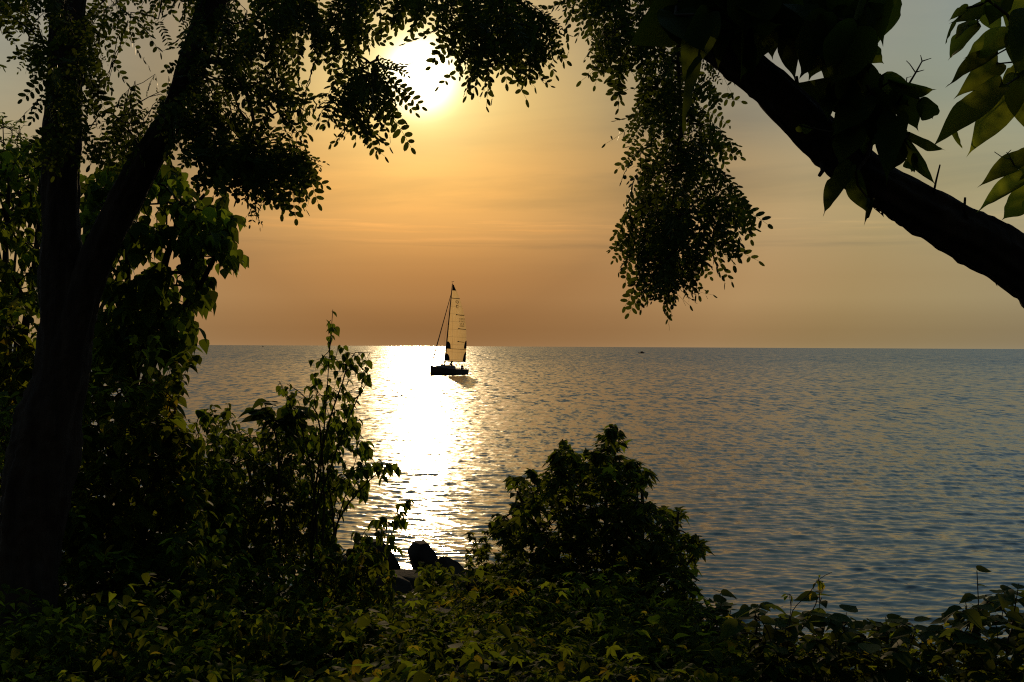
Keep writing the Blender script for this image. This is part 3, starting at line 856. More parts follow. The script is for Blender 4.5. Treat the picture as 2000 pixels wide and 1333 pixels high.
locust_bough([(430, 120, 6.6), (470, 220, 6.4), (500, 290, 6.3)],
             [[(400, 250), (440, 270), (560, 265), (592, 290), (580, 318), (530, 325), (505, 335), (470, 325), (430, 300), (405, 290)]], 95, 5.9, 6.8, 33, 0.16)
# small loose sprays that break the outline
locust_bough([(500, 300, 6.4), (498, 380, 6.35)], [[(490, 345), (512, 345), (506, 400), (496, 400)]], 5, 6.2, 6.4, 32, 0.0, leaf=0.22)
# bare hanging twigs
rg = np.random.RandomState(3)
for (x0, y0, x1, y1, dd) in ((612, 120, 585, 250, 6.4), (606, 150, 578, 240, 6.4), (236, 60, 200, 195, 6.8), (232, 90, 190, 205, 6.8), (600, 190, 582, 225, 6.4), (250, 40, 205, 180, 6.8)):
    mb = MB(); t = np.linspace(0, 1, 9); xs = x0 + (x1 - x0) * t + rg.normal(0, 2.0, 9); ys = y0 + (y1 - y0) * t
    pp = P(xs, ys, np.full(9, dd)); tube(mb, pp, np.linspace(0.0035, 0.0012, 9), 4)
    for k in (4, 6):
        q = pp[k]; tube(mb, np.array([q, q + rg.normal(0, 0.03, 3) + (0, 0, -0.05), q + rg.normal(0, 0.05, 3) + (0, 0, -0.10)]), [0.002, 0.0015, 0.001], 4)
    mb.build('bare_twig', M_TWIG, lt)

# ------------------------------------------------------------------ catalpa tree (right, close)
ct = empty('catalpa_tree', (4.75, 4.0, tz(4.75, 4.0) - 0.05), 'big-leaved tree arching a thick bare limb down the right edge', 'tree')
cpix = [(2720, 2150, 3.95, 300), (2640, 1700, 3.9, 230), (2500, 1200, 3.8, 190), (2300, 830, 3.7, 155), (2140, 625, 3.6, 122), (2000, 521, 3.5, 106), (1900, 463, 3.45, 98), (1845, 434, 3.43, 94), (1800, 409, 3.42, 92), (1700, 350, 3.4, 86),
        (1600, 272, 3.38, 80), (1540, 207, 3.34, 78), (1497, 165, 3.32, 76), (1440, 120, 3.3, 74), (1380, 68, 3.3, 72), (1320, 5, 3.3, 68), (1230, -110, 3.3, 60), (1100, -240, 3.35, 40), (980, -320, 3.4, 14)]
_, cstem = trunk_mesh(cpix, 'trunk', ct, 56, 420, seed=9, jag=1.35)

CAT = [  # base px,py  tip px,py  width px  depth  twist
    (1890, 15, 1858, 30, 17, 3.3, .2), (1928, 12, 1861, 44, 26, 3.3, -.3), (1866, 42, 1843, 88, 9, 3.3, 1.0), (1910, 52, 1832, 122, 36, 3.3, .2),
    (1905, 45, 1866, 62, 26, 3.35, .3), (1968, 68, 1874, 120, 44, 3.2, -.1), (1944, 108, 1845, 165, 30, 3.25, .5), (1945, 125, 1872, 180, 46, 3.3, -.2),
    (1952, 170, 1823, 277, 52, 3.1, .1), (1985, 175, 1884, 302, 58, 3.2, -.2), (1862, 252, 1878, 293, 13, 3.3, .8), (2004, 306, 1908, 362, 34, 3.15, .1),
    (2010, 350, 1902, 402, 34, 3.1, .3), (2010, 372, 1958, 440, 44, 3.2, -.3), (1990, 150, 2010, 268, 60, 3.15, .2), (2020, 120, 1950, 175, 48, 3.3, .3),
    (1935, 10, 1945, 70, 40, 3.35, .5), (1960, -10, 1930, 50, 50, 3.3, .1), (2000, -10, 1960, 60, 60, 3.25, -.3), (2030, 30, 1970, 90, 60, 3.2, .3), (2000, 60, 1990, 150, 56, 3.2, .0), (2020, 100, 1975, 150, 50, 3.35, .6),
    (1930, 0, 1925, 12, 26, 3.3, .2), (2030, 300, 1990, 350, 40, 3.1, .2), (2030, 380, 1985, 445, 40, 3.1, .4),
    # clump over the limb
    (1650, 188, 1574, 172, 60, 3.2, .1), (1684, 152, 1594, 122, 72, 3.15, -.1), (1640, 160, 1668, 240, 64, 3.2, .2), (1690, 190, 1626, 262, 60, 3.2, .1), (1720, 200, 1700, 280, 66, 3.15, .1), (1670, 250, 1640, 318, 56, 3.2, .2), (1725, 150, 1775, 215, 52, 3.2, .1), (1750, 230, 1722, 305, 56, 3.2, .2), (1700, 130, 1665, 175, 40, 3.2, .1), (1655, 185, 1640, 122, 52, 3.2, .3), (1700, 150, 1664, 235, 60, 3.25, .1), (1690, 145, 1745, 168, 26, 3.3, .4),
    (1740, 158, 1844, 190, 24, 3.2, .5), (1766, 182, 1786, 258, 46, 3.25, .1), (1800, 195, 1832, 248, 36, 3.3, .2), (1775, 262, 1854, 306, 20, 3.2, .5), (1768, 275, 1826, 370, 24, 3.2, .4),
    (1700, 180, 1735, 245, 54, 3.2, .2), (1740, 175, 1770, 240, 46, 3.2, -.3), (1665, 200, 1650, 290, 56, 3.2, .2), (1700, 225, 1690, 310, 54, 3.15, -.2), (1735, 240, 1748, 318, 46, 3.2, .1),
    (1640, 180, 1610, 235, 40, 3.2, .3), (1680, 130, 1720, 200, 44, 3.2, -.2), (1755, 280, 1744, 340, 36, 3.2, .2), (1790, 300, 1768, 345, 24, 3.3, -.3), (1665, 120, 1700, 150, 30, 3.2, .1),
    (1662, 325, 1584, 418, 38, 3.2, .1), (1672, 338, 1684, 424, 36, 3.2, .2), (1560, 245, 1606, 272, 20, 3.15, .4), (1700, 395, 1694, 420, 12, 3.3, .0),
    # hanging from the top
    (1540, 55, 1549, 162, 36, 3.25, .2), (1680, 50, 1692, 148, 56, 3.2, .0), (1640, 50, 1655, 128, 40, 3.25, .2), (1600, 40, 1591, 98, 38, 3.3, .1), (1720, -20, 1712, 78, 56, 3.25, .3), (1385, 30, 1338, 152, 58, 3.0, .2),
    (1362, 118, 1326, 264, 24, 3.0, .6), (1450, 60, 1470, 150, 44, 3.1, .1), (1500, 50, 1505, 110, 44, 3.3, -.2), (1690, 90, 1720, 130, 40, 3.25, .4), (1560, 20, 1575, 90, 50, 3.3, .1),
    (1330, 10, 1290, 60, 50, 3.3, .1), (1420, 30, 1400, 110, 50, 3.2, .3), (1455, 40, 1440, 100, 50, 3.3, -.1), (1620, 20, 1632, 88, 50, 3.2, .1), (1700, 20, 1736, 40, 36, 3.3, .1), (1480, 30, 1430, 70, 40, 3.2, .2)]
rg = np.random.RandomState(77)
top = np.array([(1250, -70), (1740, -70), (1728, 20), (1690, 55), (1600, 45), (1520, 30), (1420, 30), (1340, 50), (1290, 20)], float)
extra = cloud([top], 120, 3.0, 3.7, rg)


def cat_leaves(rows, mt_, root, ex=None, deep=0.0, br=0.012):
    A = np.array(rows, float); mbf = MB()
    dep = A[:, 5] + rg.normal(0, 0.05, len(A)) + deep
    b0 = P(A[:, 0], A[:, 1], dep); b1 = P(A[:, 2], A[:, 3], dep + rg.normal(0, 0.07, len(A)))
    L = np.linalg.norm(b1 - b0, axis=1); wd = A[:, 4] / F * dep
    dirs = b1 - b0
    view = nrm(CAM - b0)
    side = nrm(np.cross(dirs, view))
    nu = view + side * A[:, 6:7] + rg.normal(0, 0.12, (len(A), 3)) + np.array([0, 0, 0.2])
    scatter(mbf, T_CAT, b0, dirs, nu, L, rg, wd / (0.80 * L))
    pts = b0
    if ex is not None:
        n = len(ex)
        d = rand_dir(rg, n) * 0.6 + np.array([0, -0.1, -0.9]); nu2 = nrm(CAM - ex) * 0.8 + rand_dir(rg, n) * 0.7
        scatter(mbf, T_CAT, ex, d, nu2, 0.155 * rg.uniform(0.6, 1.2, n), rg)
        pts = np.concatenate([b0, ex])
    nodes, pr, tips = network(PL(root), pts, rg, 0.3, -0.03)
    mb = MB(); twigs(mb, nodes, pr, 0.0022, br, skip=1, sides=5)
    bo = mb.build('bough', M_TWIG, ct)
    mbf.build('foliage', mt_, bo)
    return bo


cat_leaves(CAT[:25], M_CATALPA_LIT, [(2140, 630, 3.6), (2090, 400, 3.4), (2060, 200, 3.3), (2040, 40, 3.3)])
cat_leaves(CAT[25:56], M_CATALPA, [(1690, 330, 3.36), (1700, 270, 3.3), (1710, 210, 3.3)])
cat_leaves(CAT[56:], M_CATALPA, [(1380, 40, 3.3), (1450, -40, 3.3), (1560, -60, 3.3), (1680, -70, 3.3)], extra)
# broken side twigs and loose bark flakes
mb = MB()
for (xa, ya, xb, yb, r_a) in ((1888, 428, 1885, 386, .006), (1822, 384, 1836, 322, .004), (1606, 318, 1600, 344, .009), (1700, 400, 1694, 424, .010), (1458, 118, 1466, 92, .008), (1560, 172, 1556, 150, .008)):
    mb = MB(); q0 = P(xa, ya, 3.36); q1 = P(xb, yb, 3.34); tube(mb, np.array([q0, (q0 + q1) / 2 + rg.normal(0, .003, 3), q1]), [r_a, r_a * .8, r_a * .6], 6); mb.build('twig_stub', M_BARK, ct)
mb = MB()
for k in range(46):
    i_ = rg.randint(150, 330); c_ = cstem[i_, :3]; tn_ = nrm(cstem[i_ + 1, :3] - c_); o_ = nrm(np.cross(tn_, np.array([0, 1.0, 0])) * rg.choice([-1, 1], p=[.3, .7]) + rg.normal(0, .25, 3))
    if o_[2] > 0 and rg.rand() < 0.5: o_ = -o_
    b0 = c_ + o_ * cstem[i_, 3] * 0.98; L_ = rg.uniform(.02, .06); w_2 = np.cross(tn_, o_) * rg.uniform(.004, .010)
    e_0 = b0 + tn_ * L_ * 0.5 + o_ * 0.001; e_1 = b0 - tn_ * L_ * 0.6 + o_ * rg.uniform(.004, .014)
    mb.add([e_0 - w_2, e_0 + w_2, b0 + w_2 + o_ * .004, b0 - w_2 + o_ * .004, e_1 + w_2 * .4, e_1 - w_2 * .4, b0 - o_ * .01], np.array([(0, 1, 2, 3), (3, 2, 4, 5)]), np.array([(0, 6, 1), (3, 5, 6)]))
bk = mb.build('loose_bark', M_BARK, ct); bk['kind'] = 'stuff'
# a bare dry flower stalk
mb = MB()
def pl(rows, r0, r1): rr = PL(rows); tube(mb, rr, np.linspace(r0, r1, len(rr)), 5)
pl([(1755, 200, 3.25), (1772, 170, 3.25), (1790, 140, 3.25), (1801, 120, 3.25)], .004, .002)
pl([(1801, 120, 3.25), (1798, 108, 3.25)], .002, .001); pl([(1801, 120, 3.25), (1819, 114, 3.25)], .002, .001)
pl([(1788, 142, 3.25), (1777, 126, 3.25), (1770, 119, 3.25)], .002, .001); pl([(1790, 141, 3.25), (1805, 137, 3.25)], .002, .001)
pl([(1770, 172, 3.25), (1771, 152, 3.25), (1780, 150, 3.25)], .002, .001); pl([(1760, 150, 3.25), (1750, 144, 3.25)], .0015, .001)
mb.build('flower_stalk', M_TWIG, ct); mb = MB()
pl([(1990, 340, 3.1), (1975, 312, 3.1), (1966, 298, 3.1)], .003, .0015); pl([(1975, 312, 3.1), (1958, 308, 3.1), (1942, 297, 3.1)], .002, .001); pl([(1968, 300, 3.1), (1975, 293, 3.1)], .0015, .001)
mb.build('flower_stalk', M_TWIG, ct)


# ------------------------------------------------------------------ leafy trees and shrubs
def plant(name, label, cat, px, d, stems, polys, n, dr, temps, size, mat, seed, per=3, style='pendant', thr=0.25, ns=60, r_tip=0.002, r_max=0.03, spread=0.06,
          group=None, stem_r=None, crown='foliage', bias=0.3, sj=0.2, wid=1.0, stem_name='stem', bark=None, along=0, shoots=0, shoot_len=0.35):
    """stems: list of polylines in (px, py, depth) above the root; the crown fills the traced outlines"""
    rg = np.random.RandomState(seed)
    rt_ = root_at(px, d)
    th_ = empty(name, rt_, label, cat, group)
    pts = cloud(polys, n, dr[0], dr[1], rg, thr, ns, seed)
    gz = terrain(pts[:, 0], pts[:, 1]) + 0.03
    pts[:, 2] = np.maximum(pts[:, 2], gz)
    roots = []; extra_pts = []
    mbs = MB()
    for k, st in enumerate(stems):
        rp = np.concatenate([rt_[None] + rg.normal(0, 0.04, (1, 3)) * (k > 0), PL(st)])
        r0 = stem_r or r_max
        sp = spline(np.concatenate([rp, np.linspace(r0, max(r_tip * 1.3, r0 * 0.25), len(rp))[:, None]], 1), 20)
        tube(mbs, sp[:, :3], sp[:, 3], 8)
        roots.append(sp[2::3, :3])
        if along:
            tt = np.linspace(0.45, 0.99, along)
            for q_ in range(3): pass
            extra_pts.append(np.stack([np.interp(tt, np.linspace(0, 1, 20), sp[:, q_]) for q_ in range(3)], 1))
    allr = np.concatenate(roots)
    # attach each point to the nearest stem
    nodes_, par_ = list(allr), [-1] * len(allr)
    dd = np.linalg.norm(pts[:, None] - allr[None], axis=2); near = dd.min(1); order = np.argsort(near)
    cap = len(allr) + 2 * len(pts) + 2; NN = np.zeros((cap, 3)); NN[:len(allr)] = allr; CC = np.zeros(cap); m0 = len(allr); nn = m0; tips = []
    for o in order:
        p = pts[o]; dst = np.linalg.norm(NN[:nn] - p, axis=1) + bias * CC[:nn]; k = int(np.argmin(dst)); L = np.linalg.norm(p - NN[k])
        NN[nn] = (NN[k] + p) / 2 + rg.normal(0, 0.08, 3) * L + np.array([0, 0, 0.05 * L]); CC[nn] = CC[k] + L / 2; par_.append(k); nn += 1
        NN[nn] = p; CC[nn] = CC[k] + L; par_.append(nn - 1); nn += 1; tips.append(nn - 1)
    twigs(mbs, NN[:nn], np.array(par_), r_tip, r_max * 0.7, skip=m0)
    tipn = NN[np.array(tips)]; sh_pts = []
    if shoots:
        c_ = pts.mean(0); sp_ = pts.std(0) + 0.05
        score = (((tipn - c_) / sp_) * np.array([1, 0.3, 1]))
        sc2 = np.linalg.norm(score, axis=1) + 0.5 * score[:, 2] + rg.normal(0, 0.35, len(tipn))
        for q_ in np.argsort(-sc2)[:shoots]:
            o_ = nrm((tipn[q_] - c_) * np.array([1, 1, 0.5])); L_ = shoot_len * rg.uniform(0.5, 1.2)
            t_ = np.linspace(0, 1, 7)[:, None]
            bend = rg.normal(0, 0.18, 3)
            ln = tipn[q_] + o_ * L_ * 0.55 * t_ + np.array([0, 0, 0.75]) * L_ * t_ + bend * L_ * t_**2 + np.array([0, 0, -0.25]) * L_ * t_**2
            tube(mbs, ln, np.linspace(r_tip * 1.4, r_tip * 0.6, 7), 4); sh_pts.append(ln[2:])
    mbs.build(stem_name, bark or M_TWIG, th_)
    cen = pts.mean(0)
    fm = foliage(NN[np.array(tips)], temps, size, rg, per, spread, style, cen, sj, wid)
    if sh_pts: extra_pts.append(np.concatenate(sh_pts))
    if extra_pts:
        ep = np.concatenate(extra_pts); f2 = foliage(ep, temps, size * 0.85, rg, 1 if along else 2, 0.015, style, None, sj, wid)
        fm.F[3] += [f_ + fm.n for f_ in f2.F[3]]; fm.F[4] += [f_ + fm.n for f_ in f2.F[4]]; fm.V += f2.V; fm.n += f2.n
    fm.build(crown, mat, th_)
    return th_


# tree behind the locust, right side of its trunk
plant('broadleaf_tree', 'dark leafy tree behind the leaning stem, its drooping leaves reaching over the horizon', 'tree', 262, 9.6,
      [[(262, 900, 9.6), (255, 760, 9.5), (250, 600, 9.5), (250, 450, 9.5), (255, 330, 9.5)], [(280, 760, 9.5), (330, 640, 9.3), (390, 560, 9.2), (430, 480, 9.1)], [(270, 700, 9.5), (310, 560, 9.4), (350, 440, 9.3), (400, 380, 9.2)]],
      [[(170, 350), (230, 310), (300, 305), (345, 330), (372, 372), (385, 395), (440, 385), (462, 420), (460, 470), (468, 500), (450, 520), (425, 490), (405, 500), (380, 510), (410, 555), (400, 600), (378, 590), (350, 600), (385, 640), (375, 690), (350, 700), (300, 690), (230, 720), (180, 740), (170, 560)]],
      520, (8.7, 10.3), T_OV, 0.125, M_BROAD, 41, 4, 'pendant', 0.30, 62, 0.003, 0.05, 0.10, stem_r=0.055, stem_name='trunk', bark=M_BARK, crown='crown', wid=1.25)
plant('broadleaf_tree', 'dense dark tree filling the left edge behind the main trunk', 'tree', 10, 11.0,
      [[(10, 900, 11), (5, 700, 11), (10, 500, 11), (20, 330, 11)], [(40, 700, 11), (70, 500, 10.8), (80, 330, 10.8)]],
      [[(-160, 300), (-30, 290), (30, 275), (95, 250), (110, 300), (110, 640), (60, 600), (0, 590), (-160, 620)]],
      420, (10.2, 12.2), T_OV, 0.12, M_BROAD, 42, 4, 'pendant', 0.27, 55, 0.003, 0.05, 0.10, stem_r=0.06, stem_name='trunk', bark=M_BARK, crown='crown', wid=1.2)
plant('willow_sapling', 'fine-leaved pale sapling tips sticking up at the left edge against the sky', 'tree', 20, 12.5,
      [[(20, 700, 12.5), (15, 500, 12.5), (10, 350, 12.4), (5, 230, 12.3)], [(30, 500, 12.4), (45, 350, 12.3), (38, 245, 12.3)], [(0, 500, 12.4), (-30, 330, 12.3), (-25, 240, 12.3)], [(50, 480, 12.4), (72, 350, 12.4), (82, 270, 12.4)]],
      [[(-60, 260), (-5, 232), (10, 225), (30, 245), (45, 240), (60, 262), (85, 262), (95, 330), (-60, 400)]],
      210, (12.0, 12.9), T_LA, 0.09, M_BROAD, 43, 3, 'upright', 0.2, 30, 0.002, 0.02, 0.05)
plant('vine_covered_shrub', 'rounded green shrub at the left edge just left of the main trunk', 'shrub', 30, 9.0,
      [[(30, 900, 9), (32, 800, 9), (35, 700, 9), (35, 640, 9)]],
      [[(-60, 640), (-10, 600), (15, 592), (50, 595), (80, 620), (90, 700), (90, 780), (-60, 790)]],
      170, (8.5, 9.6), T_HT, 0.11, M_COVER, 44, 3, 'umbrella', 0.05, 40, 0.002, 0.02, 0.05, wid=1.0)
plant('shrub', 'low dark shrub at the left edge beside the flared trunk base', 'shrub', 10, 8.2,
      [[(10, 1000, 8.2), (10, 900, 8.2), (15, 820, 8.2)]],
      [[(-90, 800), (0, 775), (60, 790), (70, 860), (50, 1000), (20, 1150), (-90, 1150)]],
      230, (7.4, 8.8), T_OV, 0.085, M_BROAD, 45, 4, 'umbrella', 0.05, 40, 0.002, 0.02, 0.08, group='undergrowth shrubs on the bank')
plant('shrub', 'leafy shrub beside the main trunk, a few of its leaves glowing yellow', 'shrub', 270, 8.4,
      [[(270, 1000, 8.4), (260, 880, 8.4), (250, 780, 8.4)], [(300, 950, 8.3), (330, 850, 8.3), (350, 770, 8.2)], [(240, 950, 8.4), (200, 850, 8.4), (190, 770, 8.4)]],
      [[(165, 745), (210, 725), (260, 742), (300, 735), (345, 738), (352, 770), (345, 800), (372, 830), (385, 870), (380, 930), (400, 990), (400, 1100), (105, 1110), (110, 1000), (140, 960), (155, 880)]],
      760, (7.7, 9.4), T_HT, 0.105, M_COVER, 46, 4, 'umbrella', 0.27, 50, 0.002, 0.025, 0.08, wid=0.95, shoots=20, shoot_len=0.35)
plant('leafy_shoot', 'short upright shoot with two dark round leaves beside the trunkside shrub', 'plant', 385, 8.0,
      [[(385, 1000, 8), (384, 900, 8), (388, 850, 8), (400, 800, 8)]],
      [[(380, 808), (400, 795), (405, 815), (400, 840), (385, 850)]], 7, (7.95, 8.05), T_BR, 0.075, M_BROAD, 47, 2, 'pendant', 0, 60, 0.0015, 0.006, 0.02)
plant('shrub', 'thick dark shrub between the trunkside shrub and the slender sapling', 'shrub', 500, 10.5,
      [[(500, 1000, 10.5), (480, 900, 10.5), (455, 840, 10.5)], [(540, 950, 10.4), (560, 860, 10.4), (585, 810, 10.4)], [(510, 950, 10.4), (520, 850, 10.4)]],
      [[(410, 850), (440, 832), (470, 845), (500, 850), (520, 835), (545, 812), (575, 800), (600, 815), (612, 850), (640, 870), (660, 920), (655, 990), (640, 1040), (650, 1100), (400, 1110), (415, 1010), (425, 930)]],
      700, (9.6, 11.6), T_OV, 0.098, M_MAPLE, 48, 4, 'umbrella', 0.26, 55, 0.002, 0.025, 0.09, wid=1.1, shoots=20, shoot_len=0.3)
plant('catalpa_seedling', 'young plant with broad dark leaves poking above the thick shrub', 'plant', 545, 9.5,
      [[(545, 950, 9.5), (540, 860, 9.5), (528, 815, 9.5), (515, 785, 9.5)]],
      [[(490, 775), (508, 770), (560, 785), (600, 800), (600, 830), (540, 830), (500, 812), (486, 806)]], 26, (9.3, 9.7), T_HT, 0.17, M_CATALPA, 49, 2, 'flat', 0, 60, 0.002, 0.012, 0.03, wid=0.7)
sap = plant('sapling', 'slender sapling with small hanging leaves rising above the horizon left of the glitter', 'tree', 605, 9.0,
      [[(608, 1100, 9), (618, 1000, 9), (628, 900, 9), (636, 800, 9), (643, 700, 9), (650, 605, 9)],
       [(618, 1000, 9), (650, 900, 8.9), (680, 820, 8.9), (705, 760, 8.8), (716, 712, 8.8)],
       [(615, 980, 9), (600, 880, 9.1), (575, 800, 9.1), (545, 745, 9.1)],
       [(625, 900, 9), (650, 800, 9), (672, 740, 9), (690, 690, 9), (728, 690, 9)],
       [(628, 880, 9), (615, 800, 9), (590, 770, 9), (560, 750, 9)]],
      [[(540, 745), (556, 742), (585, 775), (575, 790), (548, 765)], [(600, 700), (628, 690), (640, 625), (655, 625), (662, 665), (690, 680), (720, 700), (722, 740), (700, 770), (690, 830), (672, 850), (640, 830), (610, 790), (590, 780), (600, 740)]],
      100, (8.6, 9.4), T_HT, 0.070, M_BROAD, 50, 2, 'pendant', 0, 60, 0.0013, 0.012, 0.03, stem_r=0.010, wid=0.8, along=15)
plant('sapling', 'bushy sapling with round drooping leaves spreading right in front of the glitter', 'tree', 655, 9.6,
      [[(650, 1100, 9.6), (660, 1020, 9.6), (680, 950, 9.5), (700, 880, 9.5)], [(670, 1000, 9.6), (710, 950, 9.5), (745, 920, 9.4), (775, 905, 9.4)], [(650, 1000, 9.6), (640, 920, 9.6), (645, 850, 9.6)]],
      [[(640, 810), (680, 800), (705, 830), (720, 870), (735, 905), (770, 900), (772, 915), (735, 940), (715, 950), (700, 985), (660, 1000), (640, 1050), (600, 1050), (590, 850)]],
      115, (9.2, 10.3), T_HT, 0.09, M_BROAD, 51, 3, 'pendant', 0.10, 60, 0.0016, 0.010, 0.05, wid=0.85, along=8)
plant('arching_weed', 'arching stem hung with pointed leaves over the boulders', 'plant', 690, 9.3,
      [[(690, 1130, 9.3), (700, 1060, 9.3), (720, 1030, 9.3), (760, 1020, 9.2)], [(720, 1100, 9.3), (750, 1040, 9.2), (785, 1000, 9.2), (798, 975, 9.2)]],
      [[(690, 1025), (720, 1005), (775, 990), (800, 970), (804, 985), (790, 1010), (782, 1040), (775, 1070), (745, 1060), (700, 1055)]],
      30, (9.1, 9.5), T_OV, 0.10, M_BROAD, 52, 2, 'pendant', 0, 60, 0.0013, 0.005, 0.02, along=8)
# big bush right of centre
plant('maple_bush', 'big bushy young maple standing alone against the water right of centre', 'tree', 1180, 8.4,
      [[(1180, 1200, 8.4), (1182, 1080, 8.4), (1184, 960, 8.4), (1188, 850, 8.4)], [(1170, 1180, 8.4), (1130, 1050, 8.3), (1115, 940, 8.3), (1110, 885, 8.3)], [(1165, 1200, 8.4), (1080, 1080, 8.3), (1030, 1000, 8.3), (1010, 960, 8.2)],
       [(1195, 1200, 8.4), (1250, 1080, 8.4), (1255, 980, 8.4), (1250, 920, 8.4)], [(1200, 1200, 8.4), (1280, 1110, 8.4), (1320, 1040, 8.4), (1325, 1000, 8.4)], [(1210, 1200, 8.4), (1310, 1140, 8.4), (1360, 1080, 8.4)]],
      [[(1170, 862), (1190, 842), (1212, 862), (1215, 895), (1218, 920), (1240, 912), (1262, 915), (1262, 940), (1240, 950), (1240, 975), (1275, 985), (1300, 1000), (1320, 990), (1340, 1005), (1335, 1040), (1362, 1045), (1370, 1075), (1350, 1110), (1365, 1130), (1350, 1180), (1340, 1290), (980, 1290), (985, 1180), (965, 1130), (985, 1090), (975, 1030), (1000, 1005), (1025, 965), (1050, 970), (1065, 930), (1085, 895), (1105, 872), (1130, 890), (1150, 895)],
       [(962, 1015), (990, 1000), (1030, 1030), (1020, 1060), (975, 1045)], [(1005, 930), (1040, 928), (1060, 960), (1030, 975), (1008, 955)]],
      1150, (7.6, 9.2), T_PM + T_OV[:1], 0.092, M_MAPLE, 53, 5, 'umbrella', 0.18, 45, 0.002, 0.03, 0.07, stem_r=0.03, shoots=22, shoot_len=0.08)
plant('shrub', 'shrub joining the left foot of the maple bush near the boulders', 'shrub', 950, 8.8,
      [[(950, 1250, 8.8), (945, 1170, 8.8), (940, 1120, 8.8)], [(975, 1200, 8.8), (985, 1130, 8.8)]],
      [[(925, 1110), (960, 1095), (1010, 1110), (1020, 1200), (1010, 1290), (880, 1290), (895, 1200), (915, 1150)]],
      190, (8.1, 9.6), T_PM, 0.085, M_COVER, 54, 4, 'umbrella', 0.2, 40, 0.002, 0.015, 0.07, shoots=12, shoot_len=0.25)
plant('shrub', 'small leafy plant growing in front of the rounded boulder', 'shrub', 845, 13.5,
      [[(845, 1180, 13.5), (842, 1140, 13.5), (840, 1110, 13.5)]],
      [[(808, 1120), (835, 1100), (870, 1108), (885, 1135), (880, 1165), (820, 1165)]],
      70, (13.1, 13.9), T_OV, 0.12, M_COVER, 55, 3, 'umbrella', 0.1, 40, 0.002, 0.012, 0.08)
plant('shrub', 'broad tangled shrub filling the bank below the slender sapling', 'shrub', 640, 8.8,
      [[(600, 1200, 8.8), (590, 1130, 8.8)], [(680, 1200, 8.8), (700, 1110, 8.8)], [(560, 1220, 8.8), (520, 1120, 8.8)]],
      [[(440, 1120), (500, 1095), (560, 1100), (600, 1090), (650, 1070), (700, 1075), (740, 1085), (755, 1130), (760, 1180), (740, 1260), (430, 1260)]],
      480, (8.0, 9.7), T_OV, 0.085, M_COVER, 56, 4, 'umbrella', 0.2, 50, 0.002, 0.015, 0.07, wid=1.1, shoots=24, shoot_len=0.2)
plant('shrub', 'dim spreading shrub in the shade between the main trunk and the bank', 'shrub', 270, 7.8,
      [[(270, 1230, 7.8), (260, 1120, 7.8)], [(330, 1230, 7.8), (370, 1130, 7.8)], [(200, 1230, 7.8), (170, 1130, 7.8)]],
      [[(130, 1080), (200, 1060), (300, 1080), (400, 1085), (460, 1120), (450, 1260), (150, 1270), (110, 1200)]],
      420, (7.2, 8.8), T_HT, 0.085, M_BROAD, 57, 4, 'umbrella', 0.2, 50, 0.002, 0.015, 0.07, shoots=20, shoot_len=0.3)
plant('shrub', 'twiggy shrub filling the notch between the trunkside shrub and the thick dark shrub', 'shrub', 410, 9.4,
      [[(410, 1100, 9.4), (405, 1000, 9.4), (400, 930, 9.4)], [(430, 1100, 9.4), (440, 980, 9.4)]],
      [[(360, 930), (390, 900), (420, 890), (450, 900), (460, 1000), (450, 1120), (350, 1120)]],
      330, (8.9, 10.2), T_OV, 0.095, M_BROAD, 58, 4, 'umbrella', 0.15, 45, 0.002, 0.015, 0.08, shoots=12, shoot_len=0.4)
plant('shrub', 'leafy clump in the bottom left corner with some leaves tinted yellow as if sunlit', 'shrub', 120, 6.0,
      [[(120, 1330, 6.0), (100, 1270, 6.0)], [(200, 1330, 6.0), (220, 1270, 6.0)], [(20, 1330, 6.0), (0, 1260, 6.0)]],
      [[(-60, 1240), (60, 1225), (140, 1260), (230, 1250), (300, 1275), (330, 1360), (-60, 1360)]],
      300, (5.5, 6.5), T_BR, 0.060, M_COVER, 70, 4, 'umbrella', 0.22, 45, 0.0015, 0.008, 0.05, shoots=24, shoot_len=0.2)
plant('shrub', 'sprawling vine clump with rounded leaves at the bottom left of centre', 'shrub', 480, 6.2,
      [[(480, 1330, 6.2), (470, 1260, 6.2)], [(560, 1330, 6.2), (590, 1250, 6.2)], [(400, 1330, 6.2), (380, 1270, 6.2)]],
      [[(350, 1270), (420, 1250), (500, 1240), (580, 1225), (640, 1250), (660, 1360), (340, 1360)]],
      300, (5.7, 6.8), T_HT, 0.066, M_COVER, 71, 4, 'umbrella', 0.22, 45, 0.0015, 0.008, 0.05, shoots=26, shoot_len=0.22)
plant('shrub', 'bright leafy clump at the bottom centre below the boulders', 'shrub', 800, 6.8,
      [[(800, 1330, 6.8), (790, 1230, 6.8)], [(700, 1330, 6.8), (690, 1240, 6.8)], [(880, 1330, 6.8), (900, 1240, 6.8)]],
      [[(660, 1225), (720, 1215), (800, 1228), (860, 1222), (930, 1235), (960, 1290), (960, 1360), (650, 1360)]],
      420, (6.3, 7.6), T_HT + T_PM, 0.072, M_COVER, 72, 4, 'umbrella', 0.2, 45, 0.0015, 0.008, 0.06, shoots=26, shoot_len=0.12)
plant('shrub', 'dark leafy clump at the foot of the maple bush, left of the knotweed', 'shrub', 1130, 6.6,
      [[(1130, 1330, 6.6), (1120, 1260, 6.6)], [(1240, 1330, 6.6), (1260, 1250, 6.6)], [(1020, 1330, 6.6), (1010, 1270, 6.6)]],
      [[(970, 1270), (1060, 1250), (1150, 1245), (1240, 1225), (1320, 1230), (1350, 1290), (1350, 1360), (960, 1360)]],
      380, (6.1, 7.2), T_BR + T_PM, 0.072, M_MAPLE, 73, 4, 'umbrella', 0.2, 45, 0.0015, 0.008, 0.06, shoots=26, shoot_len=0.22)
